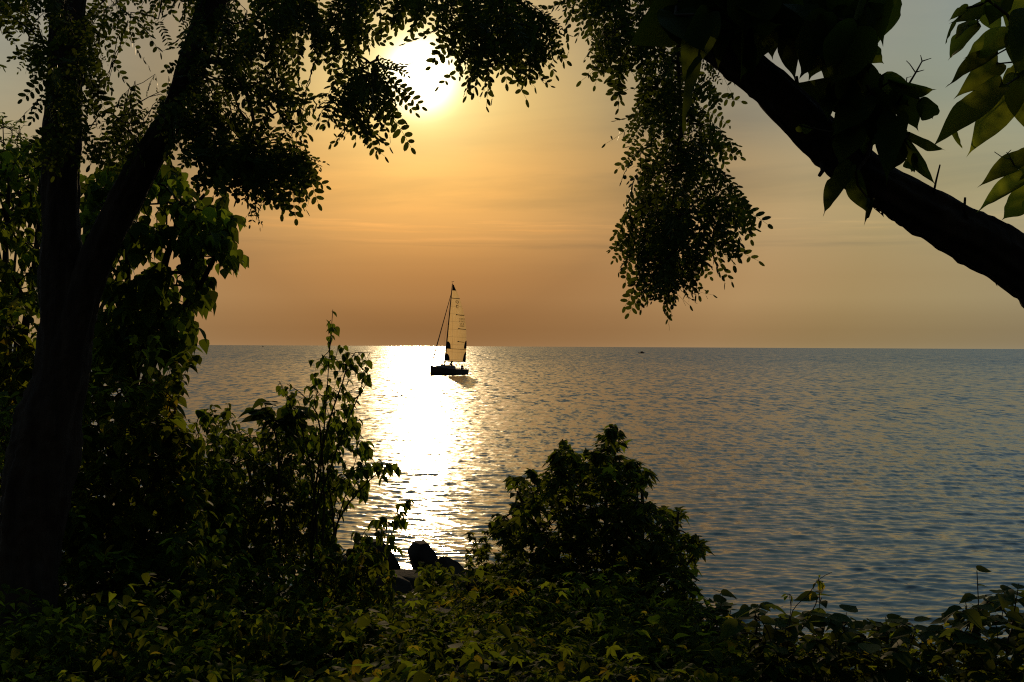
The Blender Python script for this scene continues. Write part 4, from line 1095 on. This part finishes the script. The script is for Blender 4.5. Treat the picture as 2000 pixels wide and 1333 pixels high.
# knotweed along the lower right
KN = [(1400, 6.6, [[(1360, 1170), (1420, 1155), (1440, 1190), (1445, 1240), (1440, 1340), (1330, 1340), (1340, 1240)]], [(1400, 1190)], 'knotweed clump against the foot of the maple bush', 95),
      (1500, 5.7, [[(1440, 1200), (1475, 1180), (1500, 1185), (1530, 1200), (1560, 1230), (1555, 1345), (1430, 1345)]], [(1480, 1180), (1530, 1220)], 'knotweed clump with a thin vine climbing out of it', 80),
      (1610, 5.6, [[(1570, 1195), (1590, 1160), (1605, 1165), (1612, 1200), (1650, 1190), (1665, 1210), (1680, 1250), (1670, 1345), (1550, 1345), (1556, 1250)]], [(1600, 1150), (1640, 1200)], 'knotweed clump with one tall shoot above its neighbours', 95),
      (1740, 5.5, [[(1690, 1215), (1730, 1195), (1760, 1205), (1790, 1215), (1830, 1230), (1830, 1345), (1670, 1345), (1675, 1250)]], [(1730, 1205), (1790, 1225)], 'low knotweed clump at the dip of the lower right row', 90),
      (1930, 5.3, [[(1860, 1190), (1880, 1165), (1910, 1180), (1930, 1160), (1960, 1155), (2060, 1150), (2060, 1345), (1820, 1345), (1830, 1230), (1850, 1210)]], [(1908, 1115), (1885, 1170), (1990, 1140)], 'tallest knotweed clump in the bottom right corner', 150)]
for k, (px, d, polys, tops, lab, n) in enumerate(KN):
    st = [[(px + (tx - px) * 0.3, 1400, d), (px + (tx - px) * 0.6, 1290, d), (tx, ty, d)] for tx, ty in tops]
    plant('knotweed', lab, 'plant', px, d, st, polys, n, (d - 0.35, d + 0.5), T_BR, 0.092, M_KNOT, 60 + k, 2, 'flat', 0.22, 38, 0.0016, 0.007, 0.03,
          group='knotweed clumps along the bank', bias=0.15, sj=0.28, along=7)
# extra tip leaves of the corner clump
# thin climbing vine over the second clump
plant('climbing_vine', 'thin wiry vine with tiny pale leaves reaching up over the knotweed', 'plant', 1540, 5.6,
      [[(1540, 1250, 5.6), (1550, 1190, 5.6), (1580, 1160, 5.6), (1602, 1130, 5.6), (1625, 1118, 5.6)], [(1535, 1230, 5.6), (1545, 1190, 5.6), (1541, 1160, 5.6)]],
      [[(1575, 1150), (1600, 1120), (1615, 1125), (1605, 1150), (1580, 1165)], [(1534, 1155), (1546, 1155), (1546, 1172), (1534, 1172)]], 9, (5.57, 5.63), T_BR, 0.035, M_COVER, 66, 1, 'pendant', 0, 60, 0.001, 0.003, 0.01)

# ------------------------------------------------------------------ ground cover on the bank
rg = np.random.RandomState(90)
N = 70000
gx_ = rg.uniform(-8.5, 7.5, N); gy_ = 3.6 + 15.0 * rg.rand(N)**1.8
hh = (0.12 + 0.62 * np.clip(fbm(gx_ * 1.1, gy_ * 1.1, 21, 3) * 1.6 - 0.35, 0, 1)) * (1 - 0.45 * sstep(-0.5, 3.5, gx_))
gap = (gx_ > -2.4) & (gx_ < -0.2) & (gy_ > 8.5)
hh = np.where(gap, hh * 0.25, hh * (1 - 0.6 * sstep(8, 12, gy_)))
keep = (rg.rand(N) < np.where(gx_ > 2.5, 0.7, 1.0)) & ~((gx_ > -2.0) & (gx_ < -0.4) & (gy_ > 12.5))
gx_, gy_, hh = gx_[keep], gy_[keep], hh[keep]; N = len(gx_)
zz = terrain(gx_, gy_) + hh * rg.rand(N)**0.6 + 0.02
pp = np.stack([gx_, gy_, zz], 1)
mbg = MB()
ph = rg.uniform(0, 6.28, N); tl = rg.normal(-0.3, 0.35, N)
d = np.stack([np.cos(ph), np.sin(ph), tl], 1); nu = np.array([0, 0, 1.0]) + 0.55 * rand_dir(rg, N)
kind = vnoise(gx_ * 0.9, gy_ * 0.9, 33) + rg.normal(0, 0.12, N)
for lo, hi, tmp, sz in ((-9, 0.42, T_OV, 0.060), (0.42, 0.62, T_HT, 0.070), (0.62, 9, T_PM, 0.062)):
    s_ = (kind >= lo) & (kind < hi)
    scatter(mbg, tmp, pp[s_], d[s_], nu[s_], sz * rg.uniform(0.6, 1.35, s_.sum()), rg)
gc = mbg.build('ground_cover', M_COVER, None, origin=np.array([0, 8, 3.0]))
tag(gc, 'low tangle of small leaves covering the bank across the bottom', 'undergrowth', kind='stuff')
# grass and weed stalks poking out
mbs = MB(); n = 420
sx = rg.uniform(-5.5, 3.0, n); sy = 4.2 + 7 * rg.rand(n)**1.4; sz = terrain(sx, sy)
for k in range(n):
    h = rg.uniform(0.15, 0.40); lean = rg.normal(0, 0.12, 2)
    t = np.linspace(0, 1, 4)[:, None]
    mid = np.array([sx[k], sy[k], sz[k]]) + t * np.array([lean[0], lean[1], h]) + (t**2) * np.array([lean[0], lean[1], -0.06])
    wv = nrm(rg.normal(0, 1, 3) * np.array([1, 1, 0.1]))
    wdt = np.array([0.004, 0.004, 0.003, 0.0004])[:, None]
    V = np.concatenate([mid - wv * wdt, mid + wv * wdt])
    mbs.add(V, np.array([(0, 1, 5, 4), (1, 2, 6, 5), (2, 3, 7, 6)]))
gr = mbs.build('grass', M_COVER, None, origin=np.array([0, 8, 3.0]))
tag(gr, 'thin grass blades poking out of the undergrowth', 'grass', kind='stuff')


# ------------------------------------------------------------------ boulders on the shore
def boulder(name, c, sx_, sy_, sz_, seed, rz, label):
    rg_ = np.random.RandomState(seed)
    import bmesh
    bm = bmesh.new(); bmesh.ops.create_icosphere(bm, subdivisions=4, radius=1.0)
    planes = [(nrm(rg_.normal(0, 1, 3)), rg_.uniform(0.50, 0.82)) for _ in range(12)]
    planes.append((np.array([0, 0, 1.0]), 0.8))
    ca, sa = math.cos(rz), math.sin(rz)
    for v in bm.verts:
        p = np.array(v.co)
        for nn_, dd_ in planes:
            e = p @ nn_ - dd_
            if e > 0: p = p - nn_ * e
        p = p * (1 + 0.10 * (fbm(p[0] * 2.3 + seed, p[1] * 2.3 + p[2] * 2.1, seed, 5) - 0.45))
        p = p * np.array([sx_, sy_, sz_])
        v.co = (p[0] * ca - p[1] * sa, p[0] * sa + p[1] * ca, p[2])
    me = D.meshes.new(name); bm.to_mesh(me); bm.free(); me.materials.append(M_ROCK)
    me.polygons.foreach_set('use_smooth', np.ones(len(me.polygons), bool))
    try: me.set_sharp_from_angle(angle=R(28))
    except Exception: pass
    o = D.objects.new(name, me); COL.objects.link(o); o.location = tuple(c)
    tag(o, label, 'rock', 'boulders along the shore')


BO = [  # px, top py, base py, width px, depth
    (698, 1068, 1130, 62, 23.0, 'small pointed boulder left of the flat-topped one at the waterline'),
    (722, 1052, 1150, 84, 22.2, 'wide flat-topped boulder behind the hanging leaves'),
    (832, 1056, 1135, 66, 22.6, 'rounded boulder standing highest against the glitter'),
    (868, 1086, 1150, 74, 22.0, 'low sloping boulder at the right shoulder of the rounded one'),
    (925, 1104, 1175, 62, 21.5, 'squat boulder beside the foot of the maple bush'),
    (800, 1110, 1180, 84, 20.8, 'dark boulder in front of the gap between the two tall ones'),
    (765, 1118, 1190, 60, 20.2, 'small dark boulder below the flat-topped one'),
    (870, 1140, 1200, 90, 19.6, 'broad dark boulder in the lower middle of the heap'),
    (930, 1150, 1215, 70, 19.2, 'lowest dark boulder at the right end of the heap'),
    (640, 1078, 1150, 80, 22.5, 'boulder mostly hidden by the shrub left of the pointed one'),
    (980, 1112, 1190, 80, 21.0, 'boulder seen through the left side of the maple bush'),
    (800, 1165, 1220, 84, 18.4, 'flat boulder under the grey plank')]
for k, (px, ty, by, wpx, d, lab) in enumerate(BO):
    ptop = P(px, ty, d); pb = P(px, by, d)
    hz = (ptop[2] - pb[2]); cz = pb[2] + hz * 0.45
    boulder('boulder', (ptop[0], ptop[1], cz), wpx / F * d * 0.84, wpx / F * d * 0.62, hz * 0.66, 100 + k, k * 0.9, lab)

# driftwood plank
mb = MB()
a_ = P(782, 1172, 15.6); b_ = P(832, 1156, 16.2)
ax = nrm(b_ - a_); sd = nrm(np.cross(ax, [0, 0, 1])); un = np.cross(sd, ax)
V = []
for t, wf in ((0, 0.35), (0.06, 0.8), (0.5, 1.0), (0.94, 0.95), (1.0, 0.8)):
    c = a_ + (b_ - a_) * t + un * 0.012 * math.sin(3 * t)
    for s1, s2 in ((-1, -1), (1, -1), (1, 1), (-1, 1)): V.append(c + sd * 0.07 * wf * s1 + un * 0.022 * s2)
Q = [(4 * i_ + s_, 4 * i_ + (s_ + 1) % 4, 4 * i_ + 4 + (s_ + 1) % 4, 4 * i_ + 4 + s_) for i_ in range(4) for s_ in range(4)] + [(3, 2, 1, 0), (16, 17, 18, 19)]
mb.add(V, np.array(Q))
o = mb.build('driftwood_plank', M_WOOD, None, smooth=False, origin=a_); tag(o, 'pale weathered plank lying slantwise in front of the boulders', 'plank')


# ------------------------------------------------------------------ boats
def hull_mesh(L0, L1, beam, free_b, free_s, draft, full=0.5, n=22, m_=9, transom=0.75):
    """x from -L0 (stern) to L1 (bow)"""
    V = []; 
    for k in range(n):
        t = k / (n - 1); x = -L0 + (L0 + L1) * t
        b_ = beam / 2 * (transom + (1 - transom) * math.sin(min(t / 0.5, 1) * math.pi / 2)) * (1 - max(0, (t - 0.5) / 0.5)**(2.1)) + 0.015
        f = free_s + (free_b - free_s) * t**1.5
        for j_ in range(m_):
            s_ = j_ / (m_ - 1) * 2 - 1                        # -1 starboard sheer .. +1 port sheer
            a2 = abs(s_)
            yy = b_ * math.copysign(min(1, a2 * 1.9)**0.7 * (0.86 + 0.14 * a2), s_) if a2 > 0 else 0.0
            zz = -draft * (1 - t**3 * 0.6) + (f + draft) * a2**2.2
            V.append((x, yy, zz))
    Q = [(i_ * m_ + j_, (i_ + 1) * m_ + j_, (i_ + 1) * m_ + j_ + 1, i_ * m_ + j_ + 1) for i_ in range(n - 1) for j_ in range(m_ - 1)]
    T = [(0 * m_ + j_, 0 * m_ + j_ + 1, len(V)) for j_ in range(m_ - 1)]
    V.append((-L0, 0, free_s * 0.4))
    sheer = [(V[i_ * m_], V[i_ * m_ + m_ - 1]) for i_ in range(n)]
    return np.array(V), np.array(Q), np.array(T), sheer


def deck_mb(sheer, drop=0.02, crown=0.05):
    V = []
    for (a_, b_) in sheer:
        a_ = np.array(a_); b_ = np.array(b_); c = (a_ + b_) / 2 + (0, 0, crown)
        V += [a_ * (1, 0.985, 1) - (0, 0, drop), c - (0, 0, drop), b_ * (1, 0.985, 1) - (0, 0, drop)]
    Q = [(3 * i_ + j_, 3 * i_ + 3 + j_, 3 * i_ + 4 + j_, 3 * i_ + 1 + j_) for i_ in range(len(sheer) - 1) for j_ in range(2)]
    mb = MB(); mb.add(V, np.array(Q)); return mb


def local(parent_matrix):
    """returns a builder that maps boat coordinates to world and parents parts with identity rotation"""
    Mx = np.array(parent_matrix)
    return lambda v: np.asarray(v, float) @ Mx[:3, :3].T + Mx[:3, 3]


def box_pts(x0, x1, y0, y1, z0, z1, taper=0.0):
    V = []
    for z, k in ((z0, 0), (z1, taper)):
        V += [(x0 + k, y0 + k, z), (x1 - k, y0 + k, z), (x1 - k, y1 - k, z), (x0 + k, y1 - k, z)]
    Q = [(3, 2, 1, 0), (4, 5, 6, 7)] + [(i_, (i_ + 1) % 4, (i_ + 1) % 4 + 4, i_ + 4) for i_ in range(4)]
    return np.array(V, float), np.array(Q)


class Boat:
    def __init__(s, root): s.root = root
    def part(s, name, mb, mat, parent=None, smooth=True):
        fs = [np.concatenate(v) for v in mb.F.values() if v]
        o = mesh(name, np.concatenate(mb.V), fs, mat, None, smooth)
        o.parent = parent or s.root
        return o


DB = 200.0
psi = R(50)
bp = P(866.8, 731, DB); bp[2] = 0.0
sb = empty('sailboat', bp, 'lone sailing yacht with a tall pale mainsail in the sun glitter', 'sailboat')
# bow points left and a little towards the shore
Rb = Matrix(((-math.cos(psi), math.sin(psi), 0), (-math.sin(psi), -math.cos(psi), 0), (0, 0, 1)))
heel = R(5.9); Rb = Rb @ Matrix.Rotation(-heel, 3, 'X'); sb.rotation_euler = Rb.to_euler()
Bt = Boat(sb)
V, Q, T, sheer = hull_mesh(5.3, 3.6, 3.1, 1.45, 1.05, 0.35, transom=0.8)
mb = MB(); mb.add(V, Q, T); hull = Bt.part('hull', mb, M_HULL)
Bt.part('deck', deck_mb(sheer), M_DECK)
mb = MB(); cs = []
for x, hw, z in ((2.2, .45, 1.36), (1.6, .75, 1.62), (0.4, .95, 1.78), (-1.2, 1.0, 1.78), (-1.9, .98, 1.70), (-2.0, .95, 1.15)):
    cs.append([(x, -hw * 1.08, 1.1), (x, -hw, z - 0.08), (x, -hw * 0.5, z), (x, hw * 0.5, z), (x, hw, z - 0.08), (x, hw * 1.08, 1.1)])
Vc = np.array(cs).reshape(-1, 3); Qc = [(i_ * 6 + j_, i_ * 6 + 6 + j_, i_ * 6 + 7 + j_, i_ * 6 + 1 + j_) for i_ in range(5) for j_ in range(5)]
mb.add(Vc, np.array(Qc)); ch_ = Bt.part('coachroof', mb, M_HULL)
mb = MB(); v_, q_ = box_pts(0.2, 0.8, -0.3, 0.3, 1.74, 1.90, 0.05); mb.add(v_, q_); Bt.part('hatch', mb, M_GLASS, ch_, False)
# mast, boom, rigging
rake = R(1.3); mh = 16.6
def mast_pt(z): return np.array([-math.sin(rake) * (z - 1.6), 0, z])
mb = MB(); tube(mb, np.array([mast_pt(z) for z in np.linspace(1.3, mh, 14)]), np.linspace(0.14, 0.08, 14), 10); mast = Bt.part('mast', mb, M_SPAR)
mb = MB(); tube(mb, [mast_pt(mh), mast_pt(mh) + (0, 0, 0.45)], [0.02, 0.015], 5); tube(mb, [mast_pt(mh) + (0.35, 0, .3), mast_pt(mh) + (-0.35, 0, .42)], [0.025, 0.05], 5)
Bt.part('wind_vane', mb, M_RED, mast)
sa_ = R(20)                                    # the boom swung out to port
bd = np.array([-math.cos(sa_), math.sin(sa_), 0.0])
zb = 2.42
mb = MB(); tube(mb, np.array([mast_pt(zb) + bd * t + (0, 0, 0.02 * t) for t in np.linspace(0.1, 4.25, 5)]), 0.075, 8); Bt.part('boom', mb, M_SPAR)
foot = 4.12; z0_, z1_ = zb + 0.12, mh - 0.15
CH = np.array([(0, 1.0), (.10, .985), (.24, .955), (.44, .86), (.62, .70), (.81, .42), (.90, .25), (.96, .11), (1, .04)])
def sail_pt(u, v, off=0.0):
    z = z0_ + (z1_ - z0_) * v
    c = np.interp(v, CH[:, 0], CH[:, 1]) * foot
    tw = sa_ + R(2) * v
    d_ = np.array([-math.cos(tw), math.sin(tw), 0]); n_ = np.array([math.sin(tw), math.cos(tw), 0])
    camber = 0.09 * c * 4 * u * (1 - u) * (0.6 + 0.4 * math.sin(math.pi * min(v + .2, 1)))
    return mast_pt(z) + d_ * (0.12 + c * u) + n_ * (camber + off)
def sail_patch(u0, u1, v0, v1, nu_, nv_, off):
    V = []
    for j_ in range(nv_ + 1):
        for i_ in range(nu_ + 1):
            v = v0 + (v1 - v0) * j_ / nv_
            a0_ = u0(v) if callable(u0) else u0; b0_ = u1(v) if callable(u1) else u1
            V.append(sail_pt(a0_ + (b0_ - a0_) * i_ / nu_, v, off))
    Q = [(j_ * (nu_ + 1) + i_, j_ * (nu_ + 1) + i_ + 1, (j_ + 1) * (nu_ + 1) + i_ + 1, (j_ + 1) * (nu_ + 1) + i_) for j_ in range(nv_) for i_ in range(nu_)]
    return np.array(V), np.array(Q)
def sail_mat():
    mt, t = new_mat('laminate_sailcloth')
    tco = t.n('ShaderNodeTexCoord'); sx3 = t.n('ShaderNodeSeparateXYZ'); t.put(sx3.inputs[0], tco.outputs['Object'])
    wv = t.noise(t.xyz(t.math('MULTIPLY', sx3.outputs[0], 3.0), t.math('MULTIPLY', sx3.outputs[1], 3.0), t.math('MULTIPLY', sx3.outputs[2], 0.25)), 2.0, 4)
    seam = t.math('LESS_THAN', t.math('FRACT', t.math('MULTIPLY', sx3.outputs[2], 0.72)), 0.06)
    c = t.mix(t.mr(wv, 0.3, 0.7), (0.88, 0.56, 0.22, 1), (0.97, 0.66, 0.29, 1))
    c = t.mix(t.math('MULTIPLY', seam, 0.35), c, (0.22, 0.17, 0.10, 1))
    df = t.n('ShaderNodeBsdfDiffuse'); t.put(df.inputs[0], c); tr = t.n('ShaderNodeBsdfTranslucent'); t.put(tr.inputs[0], c)
    mx = t.n('ShaderNodeMixShader'); mx.inputs[0].default_value = 0.9
    t.nt.links.new(df.outputs[0], mx.inputs[1]); t.nt.links.new(tr.outputs[0], mx.inputs[2])
    o = t.n('ShaderNodeOutputMaterial'); t.nt.links.new(mx.outputs[0], o.inputs[0]); return mt
mb = MB(); v_, q_ = sail_patch(0, 1, 0, 1, 14, 50, 0); mb.add(v_, q_); sail = Bt.part('mainsail', mb, sail_mat())
def marks(name, mat, items, w_=0.07, both=True):
    """strokes (u,v polylines) drawn on both faces of the sail"""
    mb = MB()
    for (pl_, ww) in items:
        for sgn in ((1, -1) if both else (1,)):
            for (a_, b_) in zip(pl_[:-1], pl_[1:]):
                A_ = sail_pt(a_[0], a_[1], 0.02 * sgn); B_ = sail_pt(b_[0], b_[1], 0.02 * sgn)
                t_ = nrm(B_ - A_); n_ = nrm(np.cross(t_, np.array([math.sin(sa_), math.cos(sa_), 0]))) * ww / 2
                mb.add([A_ - n_, B_ - n_, B_ + n_, A_ + n_], np.array([(0, 1, 2, 3)]))
    return Bt.part(name, mb, mat, sail, False)
def patches(name, mat, items):
    mb = MB()
    for (u0, u1, v0, v1) in items:
        for off in (0.018, -0.018):
            v_, q_ = sail_patch(u0, u1, v0, v1, 3, 8, off); mb.add(v_, q_)
    return Bt.part(name, mb, mat, sail)
patches('head_panel', M_DARKCLOTH, [(0, 1, .925, 1.0)])
patches('corner_patch', M_DARKCLOTH, [(lambda v: 1 - 0.17 * max(0, 1 - (v / .13)**2)**.5, 1, 0.0, .125)])
patches('corner_patch', M_DARKCLOTH, [(0, lambda v: 0.17 * max(0, 1 - (v / .10)**2)**.5, 0.0, .10)])
patches('reef_patch', M_DARKCLOTH, [(lambda v: 1 - 0.15 * max(0, 1 - ((v - .17) / .11)**2)**.5, 1, .17, .275)])
patches('reef_patch', M_DARKCLOTH, [(0, lambda v: 0.17 * max(0, 1 - ((v - .16) / .10)**2)**.5, .16, .255)])
marks('batten', M_DARKCLOTH, [([(0.0, .825), (1.0, .825)], .10)]); marks('batten', M_DARKCLOTH, [([(.40, .612), (.98, .605)], .10), ([(.39, .612), (.45, .612)], .2)])
marks('batten', M_DARKCLOTH, [([(.52, .432), (.98, .425)], .10), ([(.50, .432), (.56, .432)], .2)]); marks('batten', M_DARKCLOTH, [([(.50, .262), (.86, .255)], .09), ([(.48, .262), (.54, .262)], .18)])
marks('reef_line', M_JIB, [([(0, .165), (.5, .162), (1, .16)], .07)])
marks('class_letters', M_DARKCLOTH, [([(.46, .792), (.72, .792), (.70, .770), (.60, .755)], .10), ([(.46, .790), (.46, .768), (.58, .764)], .09),
                                      ([(.44, .735), (.66, .735)], .09), ([(.46, .735), (.46, .712), (.52, .700), (.62, .702)], .09)])
rows_ = []
for (vv, us) in ((.560, (.62, .72, .82, .92)), (.528, (.60, .70, .80, .90)), (.495, (.62, .72, .84)), (.465, (.60, .68, .76, .84))):
    for u in us:
        rows_.append(([(u, vv - .008), (u, vv + .008), (u + .05, vv + .008)], .05)); rows_.append(([(u, vv - .008), (u + .05, vv - .006)], .05))
marks('sail_number', M_DARKCLOTH, rows_)
bowp = np.array([3.5, 0, 1.5])
mb = MB(); e_ = mast_pt(mh * 0.905); tube(mb, np.array([bowp + (e_ - bowp) * t for t in np.linspace(0.07, 1, 12)]), np.concatenate([[0.07, 0.13], np.linspace(0.105, 0.05, 10)]), 8); Bt.part('furled_jib', mb, M_JIB)
mb = MB(); tube(mb, [bowp, bowp + (e_ - bowp) * 0.08], 0.02, 5); Bt.part('forestay', mb, M_STEEL)
for sgn in (-1, 1):
    mb = MB(); tube(mb, [mast_pt(mh * 0.9), mast_pt(9.5) + (-.25, .75 * sgn, 0), np.array([-0.6, 1.35 * sgn, 1.2])], 0.012, 4); sh_ = Bt.part('shroud', mb, M_STEEL)
# pulpit, stanchions, pushpit
def rail(name, pts_, r=0.03): mb = MB(); tube(mb, np.array(pts_, float), r, 6); return Bt.part(name, mb, M_STEEL)
mb = MB()
for pts_ in ([(2.6, -.75, 1.4), (2.7, -.75, 2.0), (3.7, -.1, 2.1), (3.7, .1, 2.1), (2.7, .75, 2.0), (2.6, .75, 1.4)], [(3.4, -.2, 1.4), (3.45, -.2, 2.05)], [(3.4, .2, 1.4), (3.45, .2, 2.05)]): tube(mb, np.array(pts_, float), 0.035, 6)
Bt.part('pulpit', mb, M_SPAR)
mb = MB()
for pts_ in ([(-3.3, 1.40, 1.1), (-3.5, 1.40, 1.75), (-5.2, 1.25, 1.65), (-5.3, 1.22, 1.05)], [(-3.3, -1.40, 1.1), (-3.5, -1.40, 1.75), (-5.2, -1.25, 1.65), (-5.3, -1.22, 1.05)], [(-5.2, 1.25, 1.65), (-5.25, 0.4, 1.65)], [(-5.2, -1.25, 1.65), (-5.25, -0.4, 1.65)]): tube(mb, np.array(pts_, float), 0.045, 6)
Bt.part('pushpit', mb, M_SPAR)
for sgn in (-1, 1):
    for x in (1.6, 0.0, -1.7):
        mb = MB(); yb = 1.45 * sgn * (0.86 if x > 1 else 1.0); tube(mb, [(x, yb, 1.15), (x, yb, 1.85)], 0.018, 5); Bt.part('stanchion', mb, M_STEEL)
mb = MB(); tube(mb, [(-5.2, 0.1, 0.9), (-5.75, 0.1, 1.0)], [0.16, 0.2], 10); Bt.part('life_ring', mb, M_WHITE)
mb = MB(); tube(mb, [(-3.6, 0, 1.0), (-3.6, 0, 1.5)], 0.05, 6)
an_ = np.linspace(0, 2 * math.pi, 25); tube(mb, np.stack([np.full(25, -3.7), 0.5 * np.cos(an_), 1.5 + 0.5 * np.sin(an_)], 1), 0.02, 5, False); Bt.part('steering_wheel', mb, M_SPAR)


# crew: one continuous skinned body each
def person(wp, yaw, pose, label, sc=1.0, jacket=None):
    J = {'stand': dict(pel=(0, 0, .95), chest=(0, .02, 1.35), neck=(0, .03, 1.5), head=(0, .05, 1.62), top=(0, .05, 1.76),
                       sh=.2, el=(.30, .05, 1.12), ha=(.26, .25, .98), kn=(.12, .03, .50), an=(.13, 0, .08), to=(.14, .16, .04)),
         'sit': dict(pel=(0, 0, .10), chest=(0, .08, .50), neck=(0, .11, .66), head=(0, .14, .78), top=(0, .15, .92),
                     sh=.2, el=(.28, .16, .30), ha=(.20, .40, .22), kn=(.13, .44, .16), an=(.14, .46, -.28), to=(.14, .62, -.32))}[pose]
    vs = [J['pel'], J['chest'], J['neck'], J['head'], J['top']]; rr = [.15, .17, .065, .10, .085]; es = [(0, 1), (1, 2), (2, 3), (3, 4)]
    for s_ in (-1, 1):
        def mm(p): return (p[0] * s_, p[1], p[2])
        b_ = len(vs); c = J['chest']; vs += [(J['sh'] * s_, c[1], c[2] + .08), mm(J['el']), mm(J['ha'])]; rr += [.07, .05, .04]; es += [(1, b_), (b_, b_ + 1), (b_ + 1, b_ + 2)]
        b_ = len(vs); p_ = J['pel']; vs += [(.10 * s_, p_[1], p_[2] - .06), mm(J['kn']), mm(J['an']), mm(J['to'])]; rr += [.11, .075, .05, .045]; es += [(0, b_), (b_, b_ + 1), (b_ + 1, b_ + 2), (b_ + 2, b_ + 3)]
    me = D.meshes.new('body'); me.from_pydata([Vector(v) * sc for v in vs], es, [])
    ob = D.objects.new('person', me); COL.objects.link(ob)
    sk = ob.modifiers.new('skin', 'SKIN'); ob.modifiers.new('sub', 'SUBSURF').render_levels = 1
    for v, r_2 in zip(me.skin_vertices[0].data, rr): v.radius = (r_2 * sc, r_2 * sc)
    me.skin_vertices[0].data[0].use_root = True
    me.materials.append(jacket or M_JACKET)
    ob.location = tuple(wp); ob.rotation_euler = (0, 0, yaw); tag(ob, label, 'person', 'crew on the sailboat')


bpy.context.view_layer.update()
Mw = Matrix.Translation(Vector(bp)) @ Rb.to_4x4()
def deckw(x, y, z): return Mw @ Vector((x, y, z))
person(deckw(-1.35, 0.5, 1.78) , R(200), 'sit', 'crew member sitting upright on the cabin roof aft of the mast')
person(deckw(-2.6, -0.9, 1.15), R(150), 'sit', 'crew member in the cockpit seen faintly between the two others')
person(deckw(-3.7, 0.9, 1.10), R(220), 'sit', 'helmsman in dark clothes sitting nearest the stern')


def motorboat(loc, yaw, sc, label):
    r_0 = empty('motorboat', loc, label, 'boat'); r_0.rotation_euler = (0, 0, yaw); r_0.scale = (sc, sc, sc)
    Bm = Boat(r_0)
    V, Q, T, sheer = hull_mesh(2.6, 3.0, 2.2, 1.0, .75, .25, transom=.85, n=16, m_=7)
    mb = MB(); mb.add(V, Q, T); Bm.part('hull', mb, M_HULL); Bm.part('deck', deck_mb(sheer), M_WHITE)
    mb = MB(); v_, q_ = box_pts(-0.6, 1.3, -.75, .75, .8, 1.35, .12); mb.add(v_, q_); cb = Bm.part('cabin', mb, M_HULL, None, False)
    mb = MB(); v_, q_ = box_pts(-0.4, 1.1, -.62, .62, 1.352, 1.75, .10); mb.add(v_, q_); Bm.part('windscreen', mb, M_GLASS, cb, False)
    mb = MB(); v_, q_ = box_pts(-3.0, -2.6, -.22, .22, .2, 1.25, .04); mb.add(v_, q_); Bm.part('outboard_motor', mb, M_WHITE, None, False)
    mb = MB(); v_, q_ = box_pts(2.1, 2.75, -.35, .35, 1.0, 1.5, .08); mb.add(v_, q_); Bm.part('bow_glint', mb, M_WHITE, None, False)  # added white box standing in for the glint of spray at the bow
    mb = MB(); tube(mb, [(-.4, 0, 1.7), (-.4, 0, 2.2)], .03, 5); Bm.part('mast_light', mb, M_SPAR)
    return r_0


q = P(1252.5, 693.5, 900.0); motorboat((q[0], q[1], 0.0), R(20), 0.95, 'small dark motorboat with white ends, alone on the water right of the sailboat')
q = P(513.5, 677, 3600.0); motorboat((q[0], q[1], 0.0), R(170), 1.3, 'tiny far boat, a dark speck on the horizon at the left')
